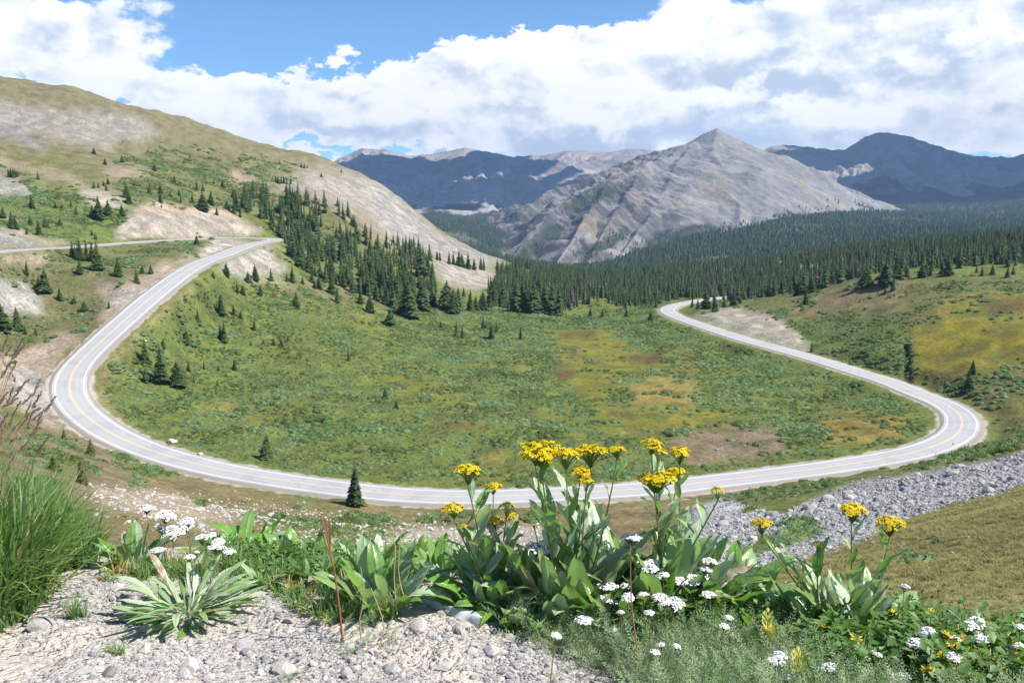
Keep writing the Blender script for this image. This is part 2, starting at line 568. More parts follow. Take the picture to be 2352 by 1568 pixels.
# ------------------------------------------------------------------ the ground we stand on, down to the valley and up the side hill
CTRL = [
    # gravel platform and its lip
    (-500, 1568, 2.3), (200, 1568, 2.45), (1176, 1568, 2.5), (2000, 1568, 2.55), (2800, 1568, 2.6),
    (-500, 1380, 3.1), (0, 1400, 3.05), (300, 1380, 3.2), (700, 1400, 3.1), (1176, 1420, 3.05), (1700, 1440, 3.05), (2200, 1490, 3.0), (2800, 1520, 3.0),
    (-500, 1230, 4.1), (0, 1255, 4.1), (300, 1268, 4.1), (700, 1290, 4.0), (1176, 1315, 3.9), (1700, 1372, 3.8), (2200, 1455, 3.6), (2800, 1490, 3.5),
    # hidden brow
    (-500, 1230, 6), (0, 1265, 6), (300, 1290, 6), (700, 1312, 6), (1176, 1345, 6), (1700, 1400, 6), (2200, 1475, 6), (2800, 1500, 6),
    (-500, 1200, 14), (0, 1250, 14), (300, 1290, 14), (700, 1330, 14), (1176, 1360, 14), (1700, 1405, 13), (2200, 1452, 11), (2352, 1450, 11), (2800, 1420, 11),
    (-500, 1130, 40), (0, 1160, 40), (300, 1250, 40), (700, 1320, 40), (1176, 1345, 40), (1500, 1350, 36), (1800, 1352, 28), (2200, 1340, 24), (2352, 1330, 22), (2800, 1300, 20),
    # the slope below, in view
    (-400, 1020, 95), (0, 1060, 92), (200, 1120, 90), (350, 1175, 90), (500, 1215, 92), (800, 1250, 95), (1100, 1262, 95), (1400, 1262, 92), (1700, 1255, 80), (1950, 1235, 62), (2200, 1190, 52), (2352, 1160, 48), (2800, 1100, 44),
    (0, 990, 140), (150, 1030, 150), (300, 1085, 150), (500, 1130, 148), (800, 1175, 143), (1100, 1190, 141), (1400, 1180, 142), (1650, 1160, 146), (1900, 1115, 140), (2150, 1075, 128), (2352, 1040, 120), (2800, 960, 110),
    (2150, 1058, 160), (2300, 1015, 170), (2352, 1000, 165), (2700, 900, 170),
    # valley floor inside the bend
    (320, 900, 240), (420, 860, 262), (400, 780, 288), (470, 720, 318), (540, 680, 345), (600, 650, 372), (640, 600, 410), (700, 620, 430),
    (300, 970, 218), (420, 1020, 206), (560, 1050, 196), (700, 1080, 188), (900, 1095, 182), (1176, 1100, 180), (1450, 1090, 184), (1650, 1070, 190), (1850, 1045, 198), (2000, 1010, 210), (2100, 970, 228), (2120, 940, 240),
    (600, 900, 258), (900, 950, 238), (900, 850, 300), (700, 780, 318), (900, 760, 372), (700, 700, 365), (1050, 720, 430),
    (1200, 1000, 216), (1300, 900, 280), (1300, 800, 370), (1300, 740, 455), (1400, 710, 530), (1500, 950, 245), (1500, 850, 318), (1480, 770, 420), (1700, 900, 278), (1650, 810, 365), (1850, 950, 250), (1950, 890, 286),
    # left of the lower road
    (100, 880, 236), (50, 900, 222), (60, 830, 245), (0, 860, 225), (-200, 880, 200), (100, 780, 262), (200, 720, 284), (0, 720, 272), (120, 650, 302), (250, 670, 300), (320, 630, 330), (0, 620, 300), (400, 590, 362), (200, 600, 330), (470, 570, 392), (-300, 720, 225),
    # above the upper road
    (0, 555, 330), (0, 530, 350), (100, 545, 368), (100, 500, 410), (260, 520, 440), (300, 490, 455), (370, 472, 488), (430, 478, 508), (520, 492, 532), (600, 520, 548), (642, 537, 552), (690, 560, 520), (-300, 560, 260), (-300, 450, 340),
    (0, 440, 450), (150, 440, 470), (300, 440, 510), (450, 440, 560), (580, 450, 600), (0, 380, 510), (200, 380, 555), (400, 390, 620), (600, 410, 655), (700, 440, 630), (780, 490, 590), (860, 545, 590), (950, 590, 590), (1010, 618, 590), (1080, 640, 600),
    (0, 300, 610), (200, 310, 640), (400, 335, 680), (600, 375, 720), (800, 430, 740), (900, 490, 730), (980, 550, 720), (1070, 598, 715), (-300, 250, 560),
    (-300, 130, 700), (0, 195, 760), (60, 200, 770), (130, 210, 780), (210, 218, 790), (300, 246, 800), (400, 277, 810), (500, 305, 820), (600, 333, 830), (680, 353, 835), (760, 376, 840), (830, 402, 845), (880, 430, 845), (920, 462, 842), (950, 490, 838), (985, 522, 832), (1030, 553, 826), (1080, 576, 820), (1140, 597, 810), (1200, 625, 790),
    (0, 250, 1100), (300, 310, 1100), (600, 400, 1100), (800, 470, 1100), (950, 560, 1100), (1100, 630, 1100), (1250, 650, 1050), (-300, 200, 1100), (-300, 330, 1700), (0, 330, 1700), (600, 480, 1700), (900, 580, 1700), (1100, 640, 1700),
    (760, 590, 500), (860, 640, 470), (960, 690, 450), (1040, 680, 510), (1130, 690, 530), (1120, 650, 600), (1230, 670, 600),
    # trees behind the meadow and the forested rise on the right
    (1300, 655, 720), (1400, 648, 800), (1400, 640, 1100), (1300, 645, 1100), (1420, 652, 1700), (1300, 650, 1700),
    (1560, 680, 620), (1700, 690, 520), (1640, 712, 478), (1720, 722, 452), (1800, 748, 408), (1850, 790, 360), (1760, 762, 400), (1950, 830, 318), (2000, 760, 350), (1900, 715, 420), (1850, 690, 450), (1990, 640, 440), (2070, 622, 450), (2200, 628, 420), (2352, 635, 400), (2700, 620, 380),
    (2100, 720, 350), (2200, 700, 350), (2352, 720, 320), (2200, 800, 300), (2352, 800, 278), (2250, 880, 262), (2352, 900, 246), (2300, 960, 228), (2352, 975, 214), (2700, 880, 230), (2700, 740, 290), (2260, 985, 214), (2255, 940, 236), (2150, 880, 270),
    (1700, 640, 760), (1850, 618, 700), (2000, 600, 660), (2200, 590, 620), (2352, 580, 600), (2700, 570, 560),
    (1500, 628, 900), (1600, 618, 930), (1800, 600, 930), (2000, 572, 910), (2200, 552, 900), (2352, 541, 900), (2700, 520, 900),
    (1500, 635, 1200), (1700, 615, 1200), (2000, 590, 1200), (2352, 560, 1200), (2700, 545, 1200), (1600, 640, 1700), (2000, 620, 1700), (2352, 600, 1700), (2700, 590, 1700),
]
pts, val = [], []
for X, Y, d in CTRL:
    u, v = ray_uv(X, Y)
    pts.append((u, math.log(d)))
    val.append(v)
for i in range(0, len(road), 9):
    x, y, z = road[i]
    pts.append((x / y, math.log(y)))
    val.append(z / y)
fit = tps_fit(pts, val, 2e-4)
NU = 820
U0, U1 = -0.98, 0.98
ug = np.linspace(U0, U1, NU)
lg = np.log(np.concatenate([np.geomspace(1.3, 12, 130), np.geomspace(12, 120, 81)[1:], np.geomspace(120, 620, 331)[1:], np.geomspace(620, 1750, 91)[1:]]))
NL = len(lg)
UU, LL = np.meshgrid(ug, lg)
VV = tps_eval(fit, np.stack([UU.ravel(), LL.ravel()], 1)).reshape(UU.shape)
GY = np.exp(LL)
GX = UU * GY
GZ = VV * GY
# relief
far_w = smooth(GY, 25, 120)
GZ = GZ + far_w * (0.9 * fbm(GX / 26, GY / 26, 3, 3) + 0.35 * fbm(GX / 7, GY / 7, 9, 2))
hill_w = smooth(GY, 430, 620) * smooth(-UU, -0.02, 0.1)
GZ = GZ + hill_w * 2.6 * (ridged((GX + .3 * GY) / 42, (GY - .3 * GX) / 110, 27, 4) - .3)
GZ = GZ + smooth(GY, 450, 800) * 3.6 * fbm(GX / 70, GY / 70, 21, 4) * smooth(-UU, -0.02, 0.1)
GZ = GZ + (1 - smooth(GY, 5, 30)) * (0.035 * fbm(GX / 0.8, GY / 0.8, 5, 3) + 0.012 * fbm(GX / 0.2, GY / 0.2, 6, 2))
GZ = GZ + smooth(GY, 5, 14) * (1 - smooth(GY, 60, 140)) * (0.25 * fbm(GX / 5, GY / 5, 41, 4))
# a small eroded channel in the right-hand marsh
ch = catmull(np.array([P(X, Y, d) for X, Y, d in ((2081, 765, 318), (2086, 790, 306), (2084, 812, 297), (2091, 838, 287), (2094, 860, 279), (2092, 878, 273))]), 1.0)
cs = (GY > 255) & (GY < 335) & (UU > .38) & (UU < .55)
cd = np.full(GX.shape, 1e3)
cd[cs] = np.sqrt(((np.stack([GX[cs], GY[cs]], 1)[:, None] - ch[None, :, :2]) ** 2).sum(-1)).min(1)
GZ = GZ - 1.9 * (1 - smooth(cd + .35 * fbm(GX / 3, GY / 3, 2, 2), .5, 1.5))
# grade the road into it
nr = road[::2]
rd = np.full(GX.shape, 1e9)
rz = np.zeros(GX.shape)
sel = (GY > 110) & (GY < 640)
q = np.stack([GX[sel], GY[sel]], 1)
bd = np.full(len(q), 1e9)
bz = np.zeros(len(q))
for i in range(0, len(q), 4000):
    c = q[i:i + 4000]
    d2 = ((c[:, None] - nr[None, :, :2]) ** 2).sum(-1)
    w = np.argmin(d2, 1)
    bd[i:i + 4000] = np.sqrt(d2[np.arange(len(c)), w])
    # inside a hairpin take the height between the legs
    wt = np.exp(-(d2 - d2.min(1)[:, None]) / 30.0)
    bz[i:i + 4000] = (wt * nr[None, :, 2]).sum(1) / wt.sum(1)
rd[sel], rz[sel] = bd, bz
k = 1 - smooth(rd, 7.0, 15.0)
GZ = GZ * (1 - k) + (rz - 0.36 - 0.15 * smooth(GY, 340, 440)) * k


def ground_z(x, y):
    x, y = np.asarray(x, float), np.asarray(y, float)
    y_ = np.maximum(y, 1.35)
    a = np.clip((x / y_ - U0) / (U1 - U0) * (NU - 1), 0, NU - 1.001)
    b = np.clip(np.interp(np.log(y_), lg, np.arange(NL)), 0, NL - 1.001)
    ia, ib = a.astype(int), b.astype(int)
    fa, fb = a - ia, b - ib
    z = (GZ[ib, ia] * (1 - fa) + GZ[ib, ia + 1] * fa) * (1 - fb) + (GZ[ib + 1, ia] * (1 - fa) + GZ[ib + 1, ia + 1] * fa) * fb
    return z


def road_dist(x, y):
    d = np.full(np.shape(x), 1e9)
    x, y = np.asarray(x), np.asarray(y)
    xf, yf = x.ravel(), y.ravel()
    o = np.empty(len(xf))
    r2 = road[::2, :2]
    for i in range(0, len(xf), 4000):
        o[i:i + 4000] = np.sqrt(((np.stack([xf[i:i + 4000], yf[i:i + 4000]], 1)[:, None] - r2[None]) ** 2).sum(-1).min(1))
    return o.reshape(x.shape)


def seen(X, Y, dmin=20.0, dmax=1700.0):
    """the ground point that shows at (X, Y); None where no ground shows"""
    u, v = ray_uv(X, Y)
    ys = np.exp(np.linspace(math.log(dmin), math.log(dmax), 900))
    zz = ground_z(u * ys, ys)
    hit = np.nonzero(zz >= v * ys)[0]
    if len(hit) == 0:
        return None
    j = hit[0]
    if j == 0:
        y = ys[0]
    else:
        a, b = zz[j - 1] - v * ys[j - 1], zz[j] - v * ys[j]
        y = ys[j - 1] + (ys[j] - ys[j - 1]) * (a / (a - b + 1e-12))
    return float(u * y), float(y), float(ground_z(u * y, y))


# ------------------------------------------------------------------ what grows where
ZX0, ZY0, ZS = -420, -40, 4
ZW, ZH = int((2780 - ZX0) / ZS), int((1720 - ZY0) / ZS)
zx, zy = np.meshgrid(ZX0 + (np.arange(ZW) + .5) * ZS, ZY0 + (np.arange(ZH) + .5) * ZS)


def poly_mask(poly, blur=2):
    p = np.array(poly, float)
    m = np.zeros(zx.shape, bool)
    for (x1, y1), (x2, y2) in zip(p, np.roll(p, -1, 0)):
        if y1 == y2:
            continue
        c = ((y1 > zy) != (y2 > zy)) & (zx < (x2 - x1) * (zy - y1) / (y2 - y1) + x1)
        m ^= c
    m = m.astype(float)
    for _ in range(2):
        for ax in (0, 1):
            pad = np.pad(m, [(blur, blur) if a == ax else (0, 0) for a in (0, 1)], mode='edge')
            m = sum(np.take(pad, np.arange(m.shape[ax]) + s, axis=ax) for s in range(2 * blur + 1)) / (2 * blur + 1)
    return m


C_WILLOW, C_MEADOW, C_BOG = (0.130, 0.160, 0.042), (0.175, 0.165, 0.030), (0.105, 0.072, 0.03)
C_TAN, C_SCREE, C_ALP = (0.32, 0.255, 0.19), (0.29, 0.275, 0.25), (0.195, 0.17, 0.095)
C_DRY, C_BROWN, C_ROCK, C_GRASS = (0.195, 0.155, 0.075), (0.20, 0.15, 0.10), (0.26, 0.25, 0.24), (0.165, 0.158, 0.068)
ZC = np.zeros(zx.shape + (3,)) + np.array(C_WILLOW)     # soil colour
ZS_ = np.zeros(zx.shape)                                 # willow cover


def lay(poly, col=None, shrub=None, a=1.0, blur=2):
    m = poly_mask(poly, blur) * a
    if col is not None:
        ZC[:] = ZC * (1 - m[..., None]) + np.array(col) * m[..., None]
    if shrub is not None:
        ZS_[:] = ZS_ * (1 - m) + shrub * m


E = -420
lay([(E, -40), (2780, -40), (2780, 480), (E, 480)], C_ALP, 0.0)
# side hill
lay([(E, 100), (210, 215), (400, 272), (760, 370), (900, 440), (1160, 600), (1000, 620), (850, 560), (740, 490), (600, 440), (430, 400), (200, 420), (E, 420)], C_ALP, 0.02, 1, 3)
lay([(E, 300), (0, 330), (150, 350), (330, 430), (250, 450), (120, 420), (E, 400)], C_GRASS, 0.0)
lay([(E, 215), (0, 236), (120, 250), (220, 252), (300, 262), (360, 300), (372, 318), (300, 326), (250, 322), (250, 345), (150, 325), (60, 300), (E, 285)], C_SCREE, 0.0, .7)
lay([(0, 285), (40, 290), (80, 318), (130, 340), (90, 345), (0, 312)], (0.22, 0.21, 0.20), 0.0)
lay([(0, 360), (60, 380), (150, 400), (210, 425), (180, 432), (80, 400), (0, 385)], C_TAN, 0.0, .8)
lay([(540, 380), (680, 385), (800, 395), (880, 422), (945, 480), (1000, 540), (1070, 570), (1170, 605), (1090, 606), (1000, 588), (930, 562), (880, 540), (820, 490), (720, 450), (620, 420)], (0.315, 0.285, 0.24), 0.0, .95, 4)
lay([(830, 400), (880, 425), (945, 483), (1000, 540), (1080, 574), (1170, 605), (1090, 606), (1000, 580), (930, 540), (870, 470)], C_SCREE, 0.0, 1, 3)
lay([(990, 588), (1060, 596), (1150, 628), (1165, 640), (1120, 668), (1040, 655), (1000, 640)], (0.32, 0.285, 0.235), 0.0)
lay([(380, 345), (640, 370), (720, 400), (600, 420), (640, 460), (700, 480), (600, 480), (480, 480), (380, 470), (270, 440), (230, 400), (300, 360)], C_GRASS, 0.55, 1, 4)
lay([(420, 405), (560, 400), (640, 470), (720, 500), (800, 540), (900, 590), (880, 640), (700, 560), (560, 470)], C_GRASS, 0.75, .8, 4)
lay([(520, 390), (580, 395), (590, 420), (540, 420)], C_TAN, 0.0)
lay([(240, 380), (330, 395), (350, 410), (250, 405)], C_TAN, 0.05)
lay([(E, 400), (0, 400), (120, 425), (200, 445), (330, 470), (270, 520), (140, 562), (60, 540), (E, 520)], C_WILLOW, 0.62, 1, 4)
lay([(E, 390), (0, 395), (50, 420), (100, 440), (60, 452), (E, 440)], C_SCREE, 0.05, .9)
lay([(175, 432), (250, 440), (300, 468), (230, 475), (190, 455)], (0.39, 0.34, 0.28), 0.0)
lay([(0, 500), (50, 505), (70, 520), (20, 525)], C_TAN, 0.1, .8)
lay([(262, 548), (265, 520), (310, 480), (370, 470), (450, 478), (560, 500), (612, 536), (560, 544), (440, 549)], (0.33, 0.285, 0.23), 0.03, 1, 1)
lay([(300, 480), (370, 468), (460, 478), (560, 498), (560, 506), (450, 488), (330, 486)], (0.45, 0.32, 0.23), 0.0, .7, 1)
lay([(E, 525), (0, 525), (50, 540), (90, 555), (150, 566), (0, 574), (E, 590)], C_SCREE, 0.0, 1, 2)
lay([(0, 522), (70, 537), (160, 558), (150, 565), (60, 548), (0, 532)], C_TAN, 0.0, 1, 1)
# between the two legs of the road
lay([(E, 585), (0, 582), (150, 575), (340, 560), (520, 553), (560, 560), (480, 590), (400, 640), (250, 760), (170, 790), (60, 830), (E, 860)], (0.15, 0.14, 0.065), 0.5, 1, 2)
lay([(0, 585), (120, 578), (130, 600), (60, 615), (0, 610)], C_TAN, 0.1, .7)
lay([(E, 640), (0, 642), (60, 655), (95, 690), (95, 720), (40, 720), (E, 700)], (0.34, 0.32, 0.29), 0.1)
lay([(215, 650), (300, 645), (370, 605), (420, 590), (470, 575), (440, 605), (380, 650), (325, 690), (270, 735), (225, 745), (240, 700)], C_TAN, 0.05, .9)
lay([(240, 668), (310, 665), (325, 685), (275, 700)], C_SCREE, 0.0, .9)
lay([(E, 830), (50, 815), (120, 770), (180, 770), (175, 795), (140, 830), (118, 880), (125, 950), (160, 990), (100, 985), (40, 930), (E, 940)], C_TAN, 0.04)
lay([(20, 850), (90, 850), (120, 890), (120, 960), (70, 940), (20, 900)], C_SCREE, 0.0, .9)
lay([(120, 850), (170, 800), (240, 745), (330, 670), (318, 690), (250, 755), (180, 810), (140, 850), (126, 900), (116, 900)], (0.21, 0.14, 0.035), 0.15, .85, 1)
lay([(480, 553), (560, 552), (600, 553), (560, 562), (520, 575), (440, 600), (460, 585)], (0.42, 0.38, 0.33), 0.0, .9, 1)
# inside the bend
lay([(500, 608), (560, 585), (620, 556), (650, 560), (660, 600), (650, 625), (560, 640), (500, 628)], (0.36, 0.33, 0.27), 0.06)
lay([(610, 560), (655, 556), (662, 600), (640, 600)], (0.14, 0.15, 0.04), 0.3)
lay([(590, 640), (700, 655), (760, 660), (740, 668), (640, 662), (580, 655)], (0.44, 0.36, 0.28), 0.0)
lay([(470, 640), (1000, 680), (1290, 730), (1420, 710), (1500, 700), (1530, 740), (1700, 800), (1950, 870), (2110, 930), (2150, 975), (2050, 1030), (1850, 1065), (1500, 1100), (1200, 1118), (800, 1105), (500, 1060), (300, 990), (225, 920), (240, 840), (330, 750)], C_WILLOW, 0.92, 1, 2)
lay([(640, 650), (760, 620), (900, 660), (1060, 690), (1060, 720), (900, 715), (760, 690), (640, 680)], (0.17, 0.15, 0.07), 0.45, 1, 3)
lay([(225, 850), (260, 800), (450, 645), (475, 650), (330, 770), (262, 850), (240, 900), (300, 980), (460, 1050), (440, 1052), (280, 985), (215, 910)], (0.23, 0.20, 0.09), 0.35, .85, 2)
MEAD = [([(1265, 760), (1330, 745), (1420, 765), (1440, 800), (1530, 825), (1540, 850), (1440, 860), (1390, 900), (1390, 930), (1470, 945), (1580, 930), (1690, 935), (1700, 955), (1640, 985), (1560, 1005), (1470, 1000), (1380, 985), (1370, 940), (1320, 900), (1290, 840)], C_MEADOW, .95),
        ([(1440, 888), (1530, 862), (1590, 880), (1605, 905), (1560, 925), (1480, 935), (1440, 915)], (0.27, 0.20, 0.06), 1),
        ([(1870, 965), (1960, 935), (2080, 955), (2080, 985), (2050, 1012), (1930, 1015), (1890, 1000)], (0.25, 0.165, 0.045), .9),
        ([(1140, 820), (1220, 830), (1290, 880), (1280, 900), (1200, 870)], C_MEADOW, .55), ([(860, 865), (940, 850), (1010, 880), (1020, 910), (940, 905)], C_MEADOW, .9),
        ([(930, 900), (1060, 890), (1100, 940), (1000, 950), (930, 930)], C_MEADOW, .7), ([(470, 935), (640, 938), (700, 945), (640, 958), (500, 955)], (0.22, 0.16, 0.05), .8),
        ([(800, 745), (850, 740), (930, 780), (920, 800), (860, 780)], C_MEADOW, .8), ([(840, 835), (900, 825), (960, 840), (900, 852)], C_MEADOW, .7),
        ([(1040, 1085), (1140, 1030), (1200, 1060), (1180, 1100), (1080, 1105)], (0.22, 0.18, 0.045), .7), ([(1000, 970), (1090, 965), (1130, 985), (1050, 990)], (0.2, .14, .05), .7),
        ([(1300, 690), (1420, 700), (1440, 720), (1330, 725)], (0.16, 0.17, 0.04), .7), ([(700, 690), (800, 700), (900, 740), (820, 745), (700, 715)], (0.16, .15, .05), .5),
        ([(1560, 800), (1640, 825), (1600, 870), (1500, 850)], (0.19, .16, .05), .5), ([(1200, 940), (1290, 930), (1360, 990), (1300, 1030), (1210, 1000)], C_MEADOW, .4)]
for poly, c, a in MEAD:
    lay(poly, c, 0.2, a, 3)
for poly in ([(1275, 760), (1370, 760), (1385, 772), (1300, 778)], [(1262, 850), (1310, 846), (1335, 860), (1290, 874)], [(1430, 812), (1520, 812), (1530, 838), (1450, 832)], [(1390, 940), (1450, 945), (1460, 960), (1400, 955)],
             [(1500, 985), (1550, 990), (1560, 1005), (1510, 1005)], [(990, 972), (1080, 968), (1090, 976), (1000, 982)], [(1310, 800), (1330, 790), (1325, 820), (1308, 825)]):
    lay(poly, C_BOG, 0.0, .95, 1)
lay([(1545, 1010), (1600, 990), (1690, 978), (1790, 985), (1800, 1010), (1815, 1040), (1700, 1058), (1590, 1066), (1540, 1045)], C_BROWN, 0.05)
# right of the road
lay([(1600, 700), (1850, 690), (2000, 640), (2352, 640), (2780, 640), (2780, 1000), (2352, 1000), (2260, 960), (2150, 900), (1950, 830), (1850, 790), (1700, 755)], (0.15, 0.14, 0.05), 0.55, 1, 3)
lay([(1800, 690), (1900, 660), (2000, 635), (2100, 640), (2050, 700), (1900, 740), (1830, 730)], (0.21, 0.165, 0.085), 0.25, .9, 3)
lay([(1800, 750), (2000, 720), (2080, 760), (2095, 850), (2060, 870), (1950, 825), (1860, 795)], C_WILLOW, 0.95, 1, 3)
lay([(2080, 760), (2200, 720), (2300, 730), (2780, 720), (2780, 840), (2352, 830), (2200, 855), (2110, 860), (2090, 810)], (0.215, 0.185, 0.024), 0.16, 1, 3)
lay([(2150, 690), (2352, 660), (2780, 640), (2780, 720), (2300, 740), (2160, 725)], (0.21, 0.19, 0.04), 0.2, .9, 3)
for poly in ([(2110, 815), (2250, 800), (2260, 812), (2150, 832)], [(2230, 690), (2352, 682), (2420, 690), (2400, 718), (2280, 722)], [(2250, 760), (2330, 752), (2340, 765), (2270, 775)], [(2150, 850), (2230, 845), (2250, 860), (2170, 868)]):
    lay(poly, C_BOG, 0.0, .85, 2)
lay([(1575, 728), (1640, 714), (1700, 712), (1760, 722), (1790, 735), (1830, 765), (1856, 795), (1856, 812), (1790, 798), (1700, 772), (1640, 752)], (0.31, 0.29, 0.22), 0.0)
lay([(1575, 728), (1700, 712), (1760, 722), (1830, 765), (1856, 812), (1845, 800), (1800, 760), (1740, 728), (1640, 722)], (0.44, 0.36, 0.28), 0.0, .6, 1)
# below the road
lay([(E, 1000), (100, 985), (180, 995), (260, 1035), (420, 1085), (620, 1130), (900, 1160), (1250, 1162), (1600, 1130), (1600, 1300), (E, 1300)], C_DRY, 0.10, 1, 2)
lay([(E, 1000), (180, 1000), (300, 1050), (330, 1120), (200, 1150), (E, 1180)], (0.20, 0.16, 0.10), 0.35, .8)
lay([(200, 1115), (330, 1125), (480, 1150), (560, 1190), (480, 1215), (330, 1190), (220, 1150)], (0.34, 0.28, 0.2), 0.02, .8)
lay([(260, 1040), (410, 1088), (400, 1100), (290, 1068)], C_WILLOW, 0.9)
lay([(600, 1180), (800, 1190), (960, 1205), (980, 1235), (760, 1230), (600, 1205)], C_WILLOW, 0.5)
lay([(900, 1215), (1250, 1215), (1300, 1300), (880, 1300)], (0.38, 0.33, 0.27), 0.0)
lay([(1560, 1140), (1700, 1128), (1900, 1098), (2100, 1066), (2250, 1035), (2352, 1005), (2780, 900), (2780, 1010), (2352, 1035), (2150, 1075), (1980, 1095), (1880, 1120), (1700, 1180), (1660, 1160)], (0.16, 0.15, 0.06), 0.85)
lay([(1590, 1160), (1660, 1148), (1740, 1160), (1700, 1178), (1800, 1185), (1900, 1130), (1980, 1105), (2150, 1080), (2352, 1045), (2780, 960), (2780, 1040), (2352, 1110), (2200, 1150), (2080, 1185), (2000, 1235), (1900, 1268), (1750, 1320), (1640, 1350), (1560, 1330)], (0.36, 0.355, 0.36), 0.0, 1, 1)
lay([(1690, 1255), (1760, 1225), (1850, 1195), (1895, 1215), (1880, 1240), (1790, 1265), (1730, 1290), (1690, 1290)], (0.14, 0.14, 0.06), 0.95, 1, 2)
lay([(2780, 1010), (2352, 1112), (2200, 1152), (2080, 1190), (2000, 1240), (1900, 1272), (1780, 1320), (1700, 1720), (2780, 1720)], (0.22, 0.20, 0.085), 0.07, 1, 2)
lay([(2050, 1270), (2140, 1240), (2352, 1170), (2700, 1150), (2700, 1200), (2352, 1250), (2150, 1330), (2060, 1310)], (0.17, 0.155, 0.05), 0.15, .7, 4)

# rim pixels just over the side hill's skyline keep the hill's own soil
def zone_at(x, y, z, arr, jit=True):
    X, Y = proj(x, y, z)
    if jit:
        s = np.clip(y / 25, 2, 30)
        X = X + 13 * fbm(x / s, y / s, 51, 3)
        Y = Y + 6 * fbm(x / s, y / s, 57, 3)
    i = np.clip(((Y - ZY0) / ZS).astype(int), 0, ZH - 1)
    j = np.clip(((X - ZX0) / ZS).astype(int), 0, ZW - 1)
    return arr[i, j]


soil = zone_at(GX, GY, GZ, ZC)
back = (smooth(GY, 850, 1000) * (UU < 0.02))[..., None]
soil = soil * (1 - back) + np.array(C_ALP) * back
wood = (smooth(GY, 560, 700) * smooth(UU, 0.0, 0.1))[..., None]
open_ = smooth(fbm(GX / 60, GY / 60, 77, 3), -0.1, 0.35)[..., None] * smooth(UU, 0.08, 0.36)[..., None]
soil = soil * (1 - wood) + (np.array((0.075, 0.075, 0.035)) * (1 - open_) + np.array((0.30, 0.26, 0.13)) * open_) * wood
nf = (1 - smooth(GY, 7, 16))[..., None]
nf = nf * (1 - smooth(UU, .22, .36))[..., None]
soil = soil * (1 - nf) + np.array((0.46, 0.42, 0.37)) * nf
nb = (smooth(GY, 8, 14) * (1 - smooth(GY, 50, 85)) * (1 - smooth(UU, 0.15, 0.3)))[..., None]
soil = soil * (1 - nb) + np.array(C_DRY) * nb
gv = (smooth(6.6 - rd + 0.8 * fbm(GX / 4, GY / 4, 5, 2), 0.0, 1.0))[..., None]
soil = soil * (1 - gv) + np.array((0.27, 0.24, 0.195)) * gv
wet = (1 - smooth(cd, .8, 1.8))[..., None]
soil = soil * (1 - wet) + np.array((0.045, 0.032, 0.02)) * wet
# willow and meadow run into each other
motl = smooth(fbm(GX / 13, GY / 13, 83, 4), .0, .5)[..., None] * (far_w * (rd > 8) * (soil[..., 1] < .2) * (soil[..., 0] > .115))[..., None] * .55
soil = soil * (1 - motl) + np.array((0.10, 0.115, 0.036)) * motl
# mottling of the plants' own colours
mot = 1 + 0.22 * fbm(GX / 9, GY / 9, 71, 4)[..., None] * far_w[..., None]
soil = np.clip(soil * mot * (1 + 0.1 * fbm(GX / 2.2, GY / 2.2, 73, 2)[..., None] * far_w[..., None]), 0.01, 0.7)
gravelly = np.where(GY < 16, 1 - smooth(GY, 7, 16), 0) + gv[..., 0]
stony = smooth(soil.min(-1), 0.12, 0.26)

mat_ground, g = new_mat('ground')
pos = g.n('ShaderNodeNewGeometry').outputs['Position']
c = g.attr('soil').outputs['Color']
gr = g.attr('gravelly').outputs['Fac']
st = g.attr('stony').outputs['Fac']
n1 = g.noise(pos, 0.9, 6, 0.62).outputs[0]
n2 = g.noise(pos, 6.0, 5, 0.65).outputs[0]
vor = g.n('ShaderNodeTexVoronoi', feature='F1')
g.put(vor.inputs['Vector'], pos)
vor.inputs['Scale'].default_value = 48
vor.inputs['Randomness'].default_value = 1.0
vor2 = g.n('ShaderNodeTexVoronoi', feature='F1')
g.put(vor2.inputs['Vector'], pos)
vor2.inputs['Scale'].default_value = 0.75
col = g.mix(1.0, c, g.mix(g.ramp(n1, .25, .75), (0.66, 0.66, 0.66), (1.34, 1.34, 1.34)), 'MULTIPLY')
n0 = g.noise(g.v('MULTIPLY', pos, (1, 1, .5)), 0.11, 9, 0.7).outputs[0]
col = g.mix(g.m('MULTIPLY', st, .75), col, g.mix(1.0, col, g.mix(g.ramp(n0, .36, .64), (0.5, 0.5, 0.52), (1.36, 1.34, 1.3)), 'MULTIPLY'))
col = g.mix(g.m('MULTIPLY', 0.6, g.ramp(n2, .35, .65)), col, g.mix(1.0, col, (0.6, 0.6, 0.6), 'MULTIPLY'))
# pebbles, each its own grey
peb = g.mix(g.sep(vor.outputs['Color'])[0], (0.29, 0.28, 0.27), (0.60, 0.56, 0.51))
peb = g.mix(g.ramp(n1, .45, .6), peb, (0.52, 0.46, 0.40))
col = g.mix(g.m('MULTIPLY', g.m('MINIMUM', gr, 1.0), 0.62), col, peb)
